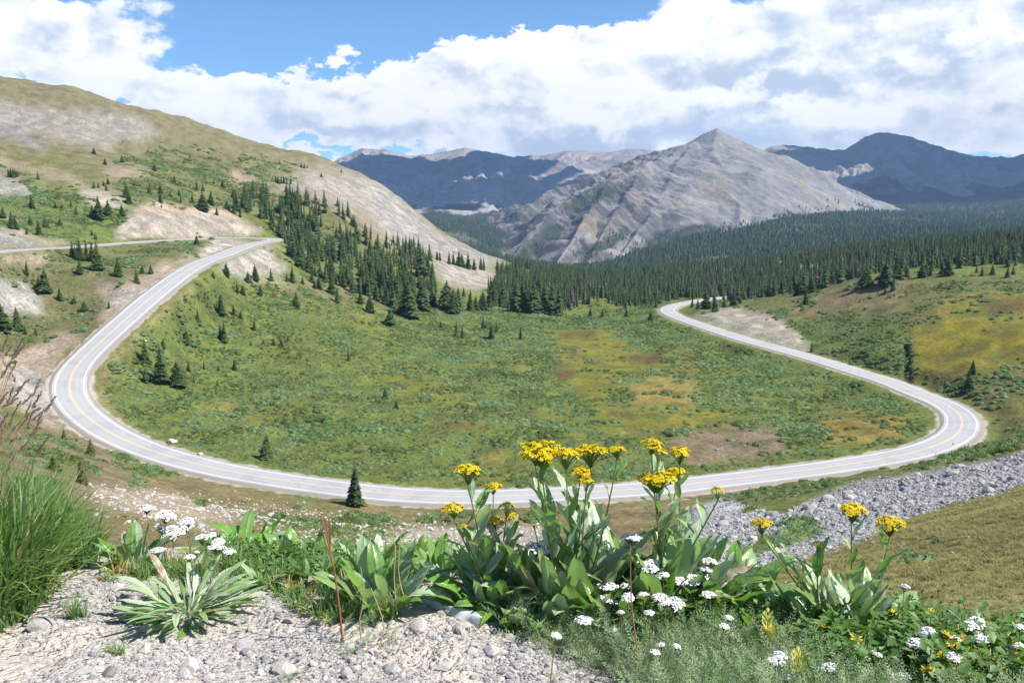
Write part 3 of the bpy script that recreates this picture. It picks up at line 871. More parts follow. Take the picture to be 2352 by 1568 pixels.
# loose stones on the bare slopes
stone = g.m('MULTIPLY', g.ramp(vor2.outputs['Distance'], 0.12, 0.42, 1.0, 0.0), st)
stone = g.m('MULTIPLY', stone, g.ramp(g.sep(vor2.outputs['Color'])[1], .45, .6))
stone = g.m('MULTIPLY', stone, g.m('SUBTRACT', 1.0, g.m('MINIMUM', gr, 1.0)))
col = g.mix(g.m('MULTIPLY', stone, 0.5), col, (0.55, 0.53, 0.5))
h = g.m('ADD', g.m('MULTIPLY', n1, 1.2), g.m('MULTIPLY', n2, 0.3))
h = g.m('ADD', h, g.m('MULTIPLY', stone, 0.5))
bmp = bump(g, h, 0.65, 0.6)
nb2 = g.n('ShaderNodeBump')
nb2.inputs['Strength'].default_value = 0.7
nb2.inputs['Distance'].default_value = 0.012
g.link(g.m('MULTIPLY', g.m('SUBTRACT', 1.0, vor.outputs['Distance']), g.m('MINIMUM', gr, 1.0)), nb2.inputs['Height'])
g.link(bmp, nb2.inputs['Normal'])
finish(g, col, 0.95, 0.1, nb2.outputs[0])
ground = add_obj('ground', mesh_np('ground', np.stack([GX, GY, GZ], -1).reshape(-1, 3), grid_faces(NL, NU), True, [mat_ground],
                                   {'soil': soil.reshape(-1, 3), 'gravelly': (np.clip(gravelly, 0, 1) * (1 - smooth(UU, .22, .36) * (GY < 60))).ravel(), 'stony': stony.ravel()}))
ground['kind'] = 'structure'
# the slope goes on to either side of the near view
rows = np.nonzero(GY[:, 0] < 60)[0]
for cidx, ks in ((0, np.linspace(2.8, 1.0, 14)), (NU - 1, np.linspace(1.0, 2.8, 14))):
    xs = GX[rows, cidx][:, None] * ks[None]
    ys = np.repeat(GY[rows, cidx][:, None], 14, 1)
    zs = GZ[rows, cidx][:, None] + .03 * fbm(xs / .8, ys / .8, 5, 3) * (np.abs(ks[None] - 1) > .01)
    wing = add_obj('ground', mesh_np('ground', np.stack([xs, ys, zs], -1).reshape(-1, 3), grid_faces(len(rows), 14), True, [mat_ground],
                                     {'soil': np.repeat(soil[rows, cidx][:, None], 14, 1).reshape(-1, 3), 'gravelly': np.repeat(np.clip(gravelly, 0, 1)[rows, cidx][:, None] * (cidx == 0), 14, 1).ravel(), 'stony': np.repeat(stony[rows, cidx][:, None], 14, 1).ravel()}))
    wing['kind'] = 'structure'

# ------------------------------------------------------------------ road
tan = np.gradient(road[:, :2], axis=0)
tan /= np.linalg.norm(tan, axis=1)[:, None]
nrm = np.stack([tan[:, 1], -tan[:, 0]], 1)


def ribbon(offs, dz, lo=0, hi=None):
    r, n_ = road[lo:hi], nrm[lo:hi]
    V = np.concatenate([np.concatenate([r[:, None, :2] + n_[:, None] * np.array(offs)[None, :, None], np.broadcast_to((r[:, 2:3] + np.array(dz)[None])[..., None], (len(r), len(offs), 1))], -1)])
    return V.reshape(-1, 3), grid_faces(len(r), len(offs))


mat_asph, g = new_mat('asphalt')
pos = g.n('ShaderNodeNewGeometry').outputs['Position']
n1 = g.noise(pos, 0.12, 4, 0.6).outputs[0]
n2 = g.noise(pos, 14, 3, 0.7).outputs[0]
ac = g.n('ShaderNodeTexNoise')
ac.inputs['Scale'].default_value = 0.16
ac.inputs['Detail'].default_value = 5
g.link(g.v('ADD', pos, g.v('SCALE', g.noise(pos, 0.5, 3).outputs['Color'], scale=1.2)), ac.inputs['Vector'])
crack = g.ramp(g.m('ABSOLUTE', g.m('SUBTRACT', ac.outputs[0], 0.5)), 0.0, 0.0035, 1.0, 0.0)
crack = g.m('MULTIPLY', crack, g.ramp(g.noise(pos, 0.03, 2).outputs[0], .48, .56))
patchy = g.ramp(g.noise(pos, 0.07, 3, .5, 1.5).outputs[0], .56, .60)
lane = g.attr('tint').outputs['Fac']
col = g.mix(n1, (0.345, 0.345, 0.35), (0.40, 0.40, 0.40))
col = g.mix(lane, col, g.mix(1.0, col, (0.9, 0.9, 0.91), 'MULTIPLY'))
col = g.mix(g.m('MULTIPLY', n2, 0.25), col, (0.25, 0.25, 0.25))
col = g.mix(g.m('MULTIPLY', patchy, .35), col, (0.25, 0.25, 0.265))
col = g.mix(g.m('MULTIPLY', crack, 0.75), col, (0.09, 0.09, 0.09))
finish(g, col, 0.85, 0.25)
offs = np.array([-4.35, -3.5, -2.6, -1.8, -1.0, 0, 1.0, 1.8, 2.6, 3.5, 4.35])
V, Fc = ribbon(offs, -0.02 * np.abs(offs) + 0.06)
wear = np.tile(np.array([0, 0, 1, .3, 1, 0, 1, .3, 1, 0, 0.0]), len(road))
road_o = add_obj('road', mesh_np('road', V, Fc, True, [mat_asph], {'tint': wear}))
road_o['kind'] = 'structure'

mat_sh, g = new_mat('road_gravel')
pos = g.n('ShaderNodeNewGeometry').outputs['Position']
v_ = g.n('ShaderNodeTexVoronoi')
g.put(v_.inputs['Vector'], pos)
v_.inputs['Scale'].default_value = 5
col = g.mix(g.noise(pos, 0.5, 4).outputs[0], (0.20, 0.18, 0.145), (0.32, 0.285, 0.24))
col = g.mix(g.m('MULTIPLY', g.sep(v_.outputs['Color'])[0], .45), col, (0.24, 0.22, 0.2))
finish(g, col, 0.95, 0.1, bump(g, v_.outputs['Distance'], .5, .08))
for sgn in (-1, 1):
    wob = 5.0 + 0.45 * fbm(np.arange(len(road)) / 9.0, np.zeros(len(road)) + sgn, 5)
    o4 = np.stack([np.full(len(road), 4.35), wob, wob + 1.9], 1)[:, ::sgn] * sgn
    z4 = np.array([-0.029, -0.16, -0.95])[::sgn]
    V = np.concatenate([road[:, None, :2] + nrm[:, None] * o4[..., None], np.broadcast_to((road[:, 2:3] + z4[None])[..., None], (len(road), 3, 1))], -1).reshape(-1, 3)
    so = add_obj('road_shoulder', mesh_np('road_shoulder', V, grid_faces(len(road), 3), True, [mat_sh]), parent=road_o)


def paint(name, colr, wear_):
    m, g = new_mat(name)
    pos = g.n('ShaderNodeNewGeometry').outputs['Position']
    n = g.noise(pos, 2.0, 5, .7).outputs[0]
    finish(g, g.mix(g.ramp(n, .55, .8, 0, wear_), colr, (0.36, 0.36, 0.36)), 0.6, 0.3)
    return m


mw, my = paint('white_road_paint', (0.72, 0.72, 0.71), .6), paint('yellow_road_paint', (0.66, 0.47, 0.22), .6)
for off, w, m, nm in ((-3.55, .09, mw, 'white_edge_line'), (3.55, .09, mw, 'white_edge_line'), (-.15, .065, my, 'yellow_centre_line'), (.15, .065, my, 'yellow_centre_line')):
    V, Fc = ribbon([off - w, off + w], [0.066 - 0.02 * abs(off)] * 2)
    add_obj(nm, mesh_np(nm, V, Fc, True, [m]), parent=road_o)

# ------------------------------------------------------------------ mountains
mat_rock, g = new_mat('mountain_rock')
pos = g.n('ShaderNodeNewGeometry').outputs['Position']
c = g.attr('soil').outputs['Color']
n1 = g.noise(g.v('MULTIPLY', pos, (1, 1, .35)), 0.012, 10, 0.68).outputs[0]
n2 = g.noise(pos, 0.05, 8, 0.7).outputs[0]
n3 = g.noise(pos, 0.0035, 5, 0.6).outputs[0]
col = g.mix(1.0, c, g.mix(g.ramp(n1, .3, .7), (0.78, 0.78, 0.79), (1.2, 1.2, 1.19)), 'MULTIPLY')
col = g.mix(g.ramp(n2, .45, .7, 0, .5), col, g.mix(1.0, col, (0.55, 0.55, 0.56), 'MULTIPLY'))
col = g.mix(g.ramp(n3, .55, .72, 0, .35), col, (0.26, 0.21, 0.12))
finish(g, col, 0.95, 0.05, bump(g, g.m('ADD', n1, g.m('MULTIPLY', n2, .6)), 0.6, 22))


def profile(table, u):
    """skyline height over depth, read off a list of seen points"""
    t = np.array([ray_uv(a, b) for a, b in table])
    return np.interp(u, t[:, 0], t[:, 1])


def back_range(name, sky_pts, d_ridge, base_pts, d_base, u0, u1, nu, nt, seed, amp, colour, expo=1.25):
    us = np.linspace(u0, u1, nu)
    ts = np.concatenate([np.linspace(-.12, 1, nt), np.linspace(1, 1.45, 14)[1:]])
    Ug, Tg = np.meshgrid(us, ts)
    zr = profile(sky_pts, Ug) * d_ridge
    zb = profile(base_pts, Ug) * d_base
    Yg = d_base + (d_ridge - d_base) * Tg
    Xg = Ug * (d_base + (d_ridge - d_base) * np.clip(Tg, 0, 1))
    s = np.where(Tg <= 1, np.clip(Tg, -0.2, 1), 1 - (Tg - 1) * 1.6)
    prof = np.sign(s) * np.abs(s) ** expo
    env = np.clip(np.sin(np.clip(Tg, 0, 1) * math.pi), 0, 1) ** .6
    wx = Xg + 160 * fbm(Xg / 700, Yg / 700, seed + 5, 3)
    spur = ridged(wx / 420, Yg / 1500, seed, 5, .55)
    fine = ridged(wx / 120, Yg / 330, seed + 3, 4, .6)
    Zg = zb + (zr - zb) * prof + amp * env * (spur - .2) + amp * .33 * (env + .12) * (fine - .3)
    Zg += (Tg > .98) * 6 * fbm(Xg / 60, Yg / 60, seed + 9, 3)
    C = np.zeros(Zg.shape + (3,)) + np.array(colour)
    crag = smooth(fine, .15, .6)[..., None] * smooth(Tg, .3, .8)[..., None]
    C = C * (1 - .3 * crag)
    pale = smooth(fbm(Xg / 500, Yg / 900, seed + 21, 4), .15, .6)[..., None]
    C = C * (1 - .4 * pale) + np.array((0.35, 0.32, 0.30)) * .4 * pale
    wood = smooth(.2 + .22 * fbm(Xg / 350, Yg / 350, seed + 30, 4) - Tg, 0, .05)[..., None]
    C = C * (1 - wood) + np.array((0.02, 0.032, 0.02)) * wood
    o = add_obj(name, mesh_np(name, np.stack([Xg, Yg, Zg], -1).reshape(-1, 3), grid_faces(len(ts), nu), True, [mat_rock], {'soil': C.reshape(-1, 3)}))
    o['kind'] = 'structure'
    return o


back_range('mountain_ridge', [(300, 420), (600, 400), (700, 385), (765, 373), (800, 355), (832, 342), (880, 344), (915, 351), (945, 359), (970, 355), (1000, 353), (1035, 346), (1065, 339), (1090, 342), (1110, 348), (1150, 355), (1180, 361),
                              (1200, 358), (1235, 358), (1265, 353), (1300, 347), (1350, 348), (1390, 352), (1420, 347), (1450, 344), (1500, 346), (1540, 350), (1700, 365), (1900, 400)],
           6800, [(300, 520), (900, 500), (950, 496), (1200, 500), (1500, 520), (1900, 520)], 4600, -.42, .36, 560, 110, 3, 95, (0.31, 0.285, 0.265))
back_range('mountain_ridge', [(1500, 420), (1650, 380), (1755, 348), (1775, 338), (1800, 333), (1840, 337), (1870, 340), (1905, 344), (1940, 345), (1960, 332), (1985, 316), (2020, 304), (2050, 307), (2080, 312), (2120, 325), (2160, 338), (2200, 350), (2240, 359), (2280, 363), (2320, 362), (2360, 354), (2420, 348), (2550, 360), (2800, 330), (3100, 350)],
           6300, [(1500, 480), (1900, 478), (2050, 470), (2200, 462), (2352, 458), (3100, 440)], 4300, .14, .95, 600, 110, 47, 95, (0.30, 0.27, 0.255), 1.15)

# the valley beyond, wooded up to the foot of the peak
FAR = [(-200, 560, 900), (500, 600, 900), (900, 630, 950), (1200, 650, 950), (1400, 655, 950), (1600, 640, 950), (1900, 610, 950), (2352, 590, 950), (2800, 580, 950),
       (1420, 660, 1150), (1700, 640, 1150), (2000, 615, 1150), (2352, 590, 1150), (2800, 570, 1150),
       (1350, 640, 1500), (1350, 624, 2300), (1290, 624, 2500), (1400, 618, 2400), (1450, 604, 2500), (1215, 608, 2500), (1500, 592, 2600), (1600, 562, 2700), (1300, 604, 2900), (1500, 570, 3000), (1700, 535, 3000), (1215, 565, 2900), (1200, 620, 1700), (1000, 580, 1900), (1500, 618, 1600), (1600, 590, 1750), (1800, 572, 1700), (2000, 560, 1700), (2352, 545, 1800), (2800, 530, 1800),
       (1330, 624, 2000), (1200, 606, 2100), (1000, 545, 2500), (1420, 606, 1950), (1540, 560, 2200), (1740, 530, 2350), (1850, 500, 2600), (1990, 488, 2900), (2100, 500, 2700), (2200, 515, 2500), (2352, 505, 2500), (2800, 480, 2500),
       (950, 510, 3000), (1100, 517, 3200), (1200, 517, 3700), (1080, 530, 2900), (1150, 502, 3900), (950, 498, 4200), (1300, 505, 4200), (2000, 478, 3700), (2150, 480, 3600), (2250, 494, 3200), (2352, 468, 3300), (2800, 440, 3300), (2100, 470, 4300), (2352, 462, 4400), (2800, 440, 4400), (1600, 500, 4400),
       (500, 540, 4400), (500, 560, 2500), (-200, 520, 4400), (-200, 540, 2500), (700, 500, 5200), (1200, 495, 5200), (1700, 480, 5200), (2300, 455, 5200)]
ff = tps_fit([(ray_uv(a, b)[0], math.log(d)) for a, b, d in FAR], [ray_uv(a, b)[1] for a, b, d in FAR], 1e-4)
fu, fl = np.linspace(-.75, .95, 360), np.linspace(math.log(960), math.log(5200), 150)
FU, FL = np.meshgrid(fu, fl)
FY = np.exp(FL)
FX = FU * FY
FZ = tps_eval(ff, np.stack([FU.ravel(), FL.ravel()], 1)).reshape(FU.shape) * FY + 9 * fbm(FX / 220, FY / 220, 91, 4) - 8 * (1 - smooth(FY, 960, 1250))


def far_z(x, y):
    a = np.clip((x / y - fu[0]) / (fu[-1] - fu[0]) * (len(fu) - 1), 0, len(fu) - 1.001)
    b = np.clip((np.log(y) - fl[0]) / (fl[-1] - fl[0]) * (len(fl) - 1), 0, len(fl) - 1.001)
    ia, ib = a.astype(int), b.astype(int)
    fa, fb = a - ia, b - ib
    return (FZ[ib, ia] * (1 - fa) + FZ[ib, ia + 1] * fa) * (1 - fb) + (FZ[ib + 1, ia] * (1 - fa) + FZ[ib + 1, ia + 1] * fa) * fb


fc = np.zeros(FZ.shape + (3,)) + np.array((0.03, 0.042, 0.024))
gap = smooth(fbm(FX / 300, FY / 300, 95, 4), .38, .6)[..., None] * .5
fc = fc * (1 - gap) + np.array((0.17, 0.16, 0.12)) * gap
fo = add_obj('valley', mesh_np('valley', np.stack([FX, FY, FZ], -1).reshape(-1, 3), grid_faces(len(fl), len(fu)), True, [mat_rock], {'soil': fc.reshape(-1, 3)}))
fo['kind'] = 'structure'

# the pyramid peak: ridges with known crests, faces falling away from them
RIDGES = [
    ([(1646, 307, 3600), (1615, 316, 3585), (1585, 335, 3565), (1560, 348, 3550), (1520, 360, 3520), (1480, 374, 3500), (1420, 392, 3470), (1350, 409, 3430), (1300, 424, 3400), (1255, 444, 3340), (1222, 470, 3270), (1195, 510, 3180), (1165, 545, 3080), (1140, 570, 2990)], .60, .80),
    ([(1560, 350, 3545), (1540, 364, 3450), (1500, 377, 3330), (1450, 402, 3200), (1399, 427, 3080), (1340, 450, 2960), (1290, 478, 2850), (1240, 520, 2720), (1195, 570, 2560), (1175, 598, 2420), (1185, 618, 2250)], .74, .60),
    ([(1646, 307, 3600), (1680, 318, 3610), (1720, 335, 3625), (1765, 353, 3640), (1800, 374, 3620), (1850, 402, 3560), (1900, 427, 3480), (1945, 450, 3400)], .42, .9),
    ([(1646, 307, 3600), (1642, 330, 3500), (1636, 352, 3420), (1662, 385, 3270), (1650, 425, 3100), (1702, 470, 2900), (1700, 510, 2700)], .46, .46),
    ([(1590, 342, 3500), (1560, 372, 3400), (1545, 410, 3230), (1520, 460, 3000), (1480, 520, 2740), (1440, 570, 2480), (1420, 594, 2330)], .62, .62),
    ([(1480, 392, 3260), (1450, 440, 3020), (1410, 500, 2760), (1375, 560, 2500), (1350, 600, 2300)], .70, .70),
    ([(1400, 430, 3060), (1370, 470, 2860), (1330, 530, 2620), (1295, 580, 2400), (1275, 612, 2230)], .72, .72),
]
NX, NY = 460, 400
mx, my_ = np.meshgrid(np.linspace(-260, 1900, NX), np.linspace(1980, 4300, NY))
wxx = mx + 70 * fbm(mx / 330, my_ / 330, 61, 3)
wyy = my_ + 70 * fbm(mx / 330, my_ / 330, 67, 3)
MZ = np.full(mx.shape, -1e9)
ZL = []
for pts_, kl, kr in RIDGES:
    pl = np.array([P(*q_) for q_ in pts_])
    best = np.full(mx.shape, -1e9)
    for a, b in zip(pl[:-1], pl[1:]):
        ab = b[:2] - a[:2]
        L2 = ab @ ab
        t = np.clip(((mx - a[0]) * ab[0] + (my_ - a[1]) * ab[1]) / L2, 0, 1)
        dx_, dy_ = wxx - (a[0] + t * ab[0]), wyy - (a[1] + t * ab[1])
        dx0, dy0 = mx - (a[0] + t * ab[0]), my_ - (a[1] + t * ab[1])
        d0_ = np.hypot(dx0, dy0)
        dist = np.minimum(np.hypot(dx_, dy_), d0_ * 1.0 + 40) * smooth(d0_, 0, 80) + d0_ * (1 - smooth(d0_, 0, 80))
        kk = np.where(ab[0] * dy0 - ab[1] * dx0 > 0, kl, kr)
        best = np.maximum(best, a[2] + t * (b[2] - a[2]) - kk * dist * (1 - .00009 * np.minimum(dist, 1500)))
    ZL.append(best)
ZL = np.array(ZL)
soft = 20.0
mxz = ZL.max(0)
MZ = mxz + soft * np.log(np.exp((ZL - mxz) / soft).sum(0)) * smooth(mxz, -200, 340)
hi = np.clip((mxz + 130) / 480, 0, 1)
# broken, gullied rock on the left and in front; smooth scree on the right face
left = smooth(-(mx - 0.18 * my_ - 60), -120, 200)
gx_ = (mx * .80 + my_ * .60)
gy_ = (-mx * .60 + my_ * .80)
gul = ridged((gx_ + 40 * fbm(mx / 200, my_ / 200, 5, 3)) / 190, gy_ / 620, 8, 5, .6)
crg = ridged(gx_ / 62, gy_ / 150, 15, 4, .6)
env = smooth(hi, 0.02, .3) * (1 - .75 * smooth(hi, .78, 1.0))
MZ = MZ + env * (left * (25 * (gul - .25) + 17 * (crg - .2)) + (1 - left) * (10 * (gul - .3) + 4 * (crg - .3)))
MZ = MZ + 1.6 * fbm(mx / 28, my_ / 28, 19, 3)
edge = np.minimum.reduce([mx + 260, 1900 - mx, my_ - 1980, 4300 - my_])
MZ = MZ - 400 * (1 - smooth(edge, 0, 160))
gz0, gz1 = np.gradient(MZ, my_[1, 0] - my_[0, 0], mx[0, 1] - mx[0, 0])
slope = np.hypot(gz0, gz1)
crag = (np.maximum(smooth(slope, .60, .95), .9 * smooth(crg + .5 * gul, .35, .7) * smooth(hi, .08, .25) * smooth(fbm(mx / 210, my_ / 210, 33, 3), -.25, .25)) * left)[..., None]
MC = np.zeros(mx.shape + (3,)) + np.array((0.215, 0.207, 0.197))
MC = MC * (1 - crag) + np.array((0.088, 0.086, 0.086)) * crag  # crag rock is darker; the left flank's shadow is painted in as well
och = smooth(fbm(mx / 160, my_ / 260, 44, 4), .2, .7)[..., None] * .5
MC = MC * (1 - och) + np.array((0.27, 0.22, 0.14)) * och
pal = smooth(fbm(gx_ / 90, gy_ / 500, 47, 4), .2, .65)[..., None] * .6
MC = MC * (1 - pal) + np.array((0.31, 0.295, 0.28)) * pal
PX, PY = proj(mx, my_, MZ)
for poly in ([(1290, 470), (1340, 445), (1440, 415), (1470, 420), (1400, 455), (1310, 495)], [(1175, 590), (1230, 535), (1290, 500), (1290, 540), (1210, 605), (1150, 600)], [(1300, 590), (1420, 530), (1460, 510), (1440, 550), (1360, 600)],
             [(1420, 600), (1500, 540), (1560, 520), (1640, 520), (1700, 540), (1600, 640)]):
    mm = smooth(poly_mask(poly, 3)[np.clip(((PY + 7 * fbm(mx / 60, my_ / 60, 3, 3) - ZY0) / ZS).astype(int), 0, ZH - 1), np.clip(((PX + 12 * fbm(mx / 60, my_ / 60, 4, 3) - ZX0) / ZS).astype(int), 0, ZW - 1)], .3, .7)[..., None] * .85
    MC = MC * (1 - mm) + np.array((0.035, 0.05, 0.03)) * mm
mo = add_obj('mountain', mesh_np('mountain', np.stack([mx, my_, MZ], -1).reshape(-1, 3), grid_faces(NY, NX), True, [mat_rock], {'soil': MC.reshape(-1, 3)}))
mo['kind'] = 'structure'


def peak_z(x, y):
    a = np.clip((x + 260) / 2160 * (NX - 1), 0, NX - 1.001)
    b = np.clip((y - 1980) / 2320 * (NY - 1), 0, NY - 1.001)
    return np.where((x > -250) & (x < 1890) & (y > 1990) & (y < 4290), MZ[b.astype(int), a.astype(int)], -1e9)


# ------------------------------------------------------------------ unseen clouds placed so that their shade lies on the far ranges
mat_cloud, g = new_mat('cloud')
finish(g, (0.9, 0.9, 0.9), 1.0, 0.0)


def cloud(x, y, z, rx, ry, rz, seed):
    mb = MB()
    r = random.Random(seed)
    th, ph = np.meshgrid(np.linspace(0, math.pi, 9), np.linspace(0, 2 * math.pi, 14))
    sx_, sy_, sz_ = np.sin(th) * np.cos(ph), np.sin(th) * np.sin(ph), np.cos(th)
    for i in range(26):
        a, q_ = r.uniform(0, 2 * math.pi), math.sqrt(r.random()) * .85
        cx, cy = rx * q_ * math.cos(a), ry * q_ * math.sin(a)
        s_ = r.uniform(.22, .42) * (1.15 - .6 * q_)
        bumpy = 1 + .22 * fbm(sx_ * 1.7 + i, sy_ * 1.7 + sz_, seed + i, 3)
        hz = rz * r.uniform(.5, 1.1)
        V = np.stack([cx + rx * s_ * sx_ * bumpy, cy + ry * s_ * sy_ * bumpy, np.maximum(hz * sz_ * bumpy, -.12 * rz)], -1).reshape(-1, 3)
        mb.add(V, grid_faces(14, 9))
    o = add_obj('cloud', mb.mesh('cloud', [mat_cloud]), loc=(x, y, z))
    o['kind'] = 'structure'


CZ = 3000.0
def shade_at(tx, ty, tz, rx, ry, rz, seed):
    t = (CZ - tz) / SUN_DIR.z
    cloud(tx + SUN_DIR.x * t, ty + SUN_DIR.y * t, CZ, rx, ry, rz, seed)


shade_at(3600, 5500, 300, 1900, 1900, 350, 3)
shade_at(-650, 5250, 110, 1000, 480, 200, 23)
shade_at(2600, 4550, 40, 700, 420, 160, 29)
shade_at(2150, 5900, 320, 500, 650, 220, 5)
shade_at(-1150, 5900, 250, 850, 900, 300, 11)
shade_at(-150, 6250, 300, 430, 650, 200, 14)
shade_at(350, 5600, 200, 560, 420, 200, 17)

# ------------------------------------------------------------------ air
hb = MB()
x0, x1, y0, y1, z0, z1 = -9000, 9500, -200, 9800, -420, 900
hv = np.array([(x0, y0, z0), (x1, y0, z0), (x1, y1, z0), (x0, y1, z0), (x0, y0, z1), (x1, y0, z1), (x1, y1, z1), (x0, y1, z1)], float)
mh = bpy.data.materials.new('haze')
mh.use_nodes = True
g = G(mh.node_tree)
pv = g.n('ShaderNodeVolumePrincipled')
pv.inputs['Color'].default_value = (0.40, 0.62, 1.0, 1)
pv.inputs['Density'].default_value = 6.2e-5
pv.inputs['Anisotropy'].default_value = 0.1
oo = g.n('ShaderNodeOutputMaterial')
g.link(pv.outputs[0], oo.inputs['Volume'])
hz_o = add_obj('haze', mesh_np('haze', hv, np.array([(0, 3, 2, 1), (4, 5, 6, 7), (0, 1, 5, 4), (1, 2, 6, 5), (2, 3, 7, 6), (3, 0, 4, 7)]), False, [mh]))
hz_o['kind'] = 'stuff'

# ------------------------------------------------------------------ spruces
mat_needle, g = new_mat('spruce_needles')
t_in = g.attr('tint', 'INSTANCER').outputs['Fac']
pos = g.n('ShaderNodeNewGeometry').outputs['Position']
oi = g.n('ShaderNodeObjectInfo').outputs['Random']
f = g.m('ADD', g.m('MULTIPLY', oi, 0.45), g.m('MULTIPLY', g.noise(pos, 1.3, 3).outputs[0], 0.6))
col = g.mix(f, (0.028, 0.058, 0.021), (0.095, 0.145, 0.040))
col = g.mix(g.ramp(t_in, .5, 1.0), col, (0.12, 0.105, 0.088))
col = g.mix(g.ramp(t_in, -.2, -1.0), col, (0.115, 0.125, 0.035))
finish(g, col, 0.8, 0.25, None, g.mix(1.0, col, (1.3, 1.5, .7), 'MULTIPLY'), .15)
mat_bark, g = new_mat('spruce_bark')
pos = g.n('ShaderNodeNewGeometry').outputs['Position']
finish(g, g.mix(g.noise(pos, 8, 4).outputs[0], (0.10, 0.075, 0.055), (0.17, 0.14, 0.11)), 0.95, 0.1)


def spruce_crown(seed, levels, rad, blades=1, rag=.3, low=.04):
    """whorls of drooping boughs, unit height"""
    r = np.random.default_rng(seed)
    mb = MB()
    side = 1 + .25 * np.sin(np.arange(24) / 24 * 2 * math.pi * 2 + r.uniform(0, 6))
    for i in range(levels):
        t = (i + r.uniform(-.25, .25)) / levels
        z = low + (0.97 - low) * t
        R = rad * (max(1 - t, .02)) ** .82 * r.uniform(1 - rag * .5, 1 + rag * .3)
        if i == 0:
            R *= .75
        nb = max(4, int(round(8 * (1 - t) + 3)))
        a0 = r.uniform(0, 6.28)
        for b in range(nb):
            a = a0 + b * 2 * math.pi / nb + r.uniform(-.25, .25)
            L = R * r.uniform(1 - rag, 1.12) * side[int(a / 6.2832 * 24) % 24]
            w = L * r.uniform(.32, .5) + .008
            droop = L * r.uniform(.15, .55)
            ca, sa = math.cos(a), math.sin(a)
            rt = np.array((0, 0, z + .022 + .25 * L))
            mid = np.array((ca * L * .55, sa * L * .55, z + .012 + .02 * (1 - t)))
            tip = np.array((ca * L, sa * L, z - droop))
            sd = np.array((-sa, ca, 0))
            m1 = mid * (.85, .85, 1) + sd * w - (0, 0, .03 + droop * .35)
            m2 = mid * (.85, .85, 1) - sd * w - (0, 0, .03 + droop * .35)
            mb.add(np.array([rt, m1, tip, m2, mid]), np.array([(0, 1, 4), (1, 2, 4), (2, 3, 4), (3, 0, 4)]))
            if blades > 1:
                for s_ in (-1, 1):
                    q0 = mid * .75 + rt * .25
                    q1 = mid + sd * s_ * w * 1.35 + np.array((ca, sa, 0)) * L * .12 - (0, 0, .05 * L + droop * .5 + .012)
                    q2 = mid * 1.0 + np.array((ca, sa, 0)) * L * .22 - (0, 0, droop * .3)
                    mb.add(np.array([q0, q1, q2]), np.array([(0, 1, 2)]))
    th = np.arange(5) * 2 * math.pi / 5
    cone = np.concatenate([np.stack([np.cos(th) * rad * .33, np.sin(th) * rad * .33, np.full(5, low + .06)], 1), [(0, 0, 1.0)]])
    mb.add(cone, np.array([(k, (k + 1) % 5, 5) for k in range(5)]))
    return mb


def trunk_mb(rad):
    mb = MB()
    V, Fc = tube([(0, 0, -.06), (0, 0, .05), (0, 0, .4), (0, 0, .93)], np.array([rad * 1.3, rad, rad * .7, rad * .1]), 6)
    mb.add(V, Fc)
    return mb


CROWNS = [spruce_crown(100 + i, 15 + i % 4, (.155, .18, .205, .225, .25, .28, .13, .30)[i], 2, (.3, .4, .35, .3, .45, .35, .4, .4)[i]).mesh('crown', [mat_needle], False) for i in range(8)]
TRUNK = trunk_mb(.017).mesh('trunk', [mat_bark])
FAT = [4, 5, 7]
MIDC = [2, 3, 4, 1]
SLIM = [0, 6, 1]


def forest_mesh(seed, levels, rad):
    mb = spruce_crown(seed, levels, rad, 1, .35)
    V, Fc, A = mb.arrays()
    tb = trunk_mb(.018)
    V2, F2, A2 = tb.arrays()
    return mesh_np('forest_tree', np.concatenate([V, V2]), np.concatenate([Fc, F2 + len(V)]), False, [mat_needle, mat_bark], {}, np.concatenate([np.zeros(len(Fc)), np.ones(len(F2))]))


FOREST = [forest_mesh(200 + i, 9 + i % 3, (.125, .15, .17, .19, .14, .21)[i]) for i in range(6)]


def far_tree(seed, rad):
    r = np.random.default_rng(seed)
    mb = MB()
    for z0, z1, R in ((0, .62, rad), (.3, .85, rad * .72), (.55, 1.0, rad * .45)):
        th = np.arange(5) * 2 * math.pi / 5 + r.uniform(0, 6)
        rr = R * r.uniform(.75, 1.2, 5)
        mb.add(np.concatenate([np.stack([np.cos(th) * rr, np.sin(th) * rr, np.full(5, z0) + r.uniform(-.04, .04, 5)], 1), [(0, 0, z1)]]), np.array([(k, (k + 1) % 5, 5) for k in range(5)]))
    return mb.mesh('far_tree', [mat_needle], False)


FARM = [far_tree(300 + i, (.14, .17, .2, .23)[i]) for i in range(4)]
C4 = lambda x, y, h: (x * .3401, 423.4 + y * .3401, h * .3401)       # crops of the photograph the trees were read from
C1 = lambda x, y, h: (x * .3401, y * .3401, h * .3401)
C5 = lambda x, y, h: (752.6 + x * .3401, 517.4 + y * .3401, h * .3401)
C6 = lambda x, y, h: (1552 + x * .3401, 470.4 + y * .3401, h * .3401)
CF = lambda x, y, h: (x, y, h)
INS, BET, HIL, EDG, STA = 'spruces scattered inside the bend', 'spruces between the two legs of the road', 'spruces on the open hillside', 'spruces along the edge of the right-hand wood', 'spruces in the stand below the scree'
LAB = {INS: 'small dark spruce scattered among the willow scrub inside the road bend', BET: 'dark spruce on the scrubby slope between the upper road and the lower leg',
       HIL: 'small dark spruce on the scrubby hillside above the upper road', EDG: 'dark spruce at the edge of the wood above the right-hand meadow', STA: 'dark spruce in the dense stand on the slope below the pale scree'}
TREES = []


def T(conv, grp, rows):
    for row in rows:
        x, y, h, fat = row[:4]
        TREES.append((*conv(x, y, h), fat, grp, row[4] if len(row) > 4 else None))


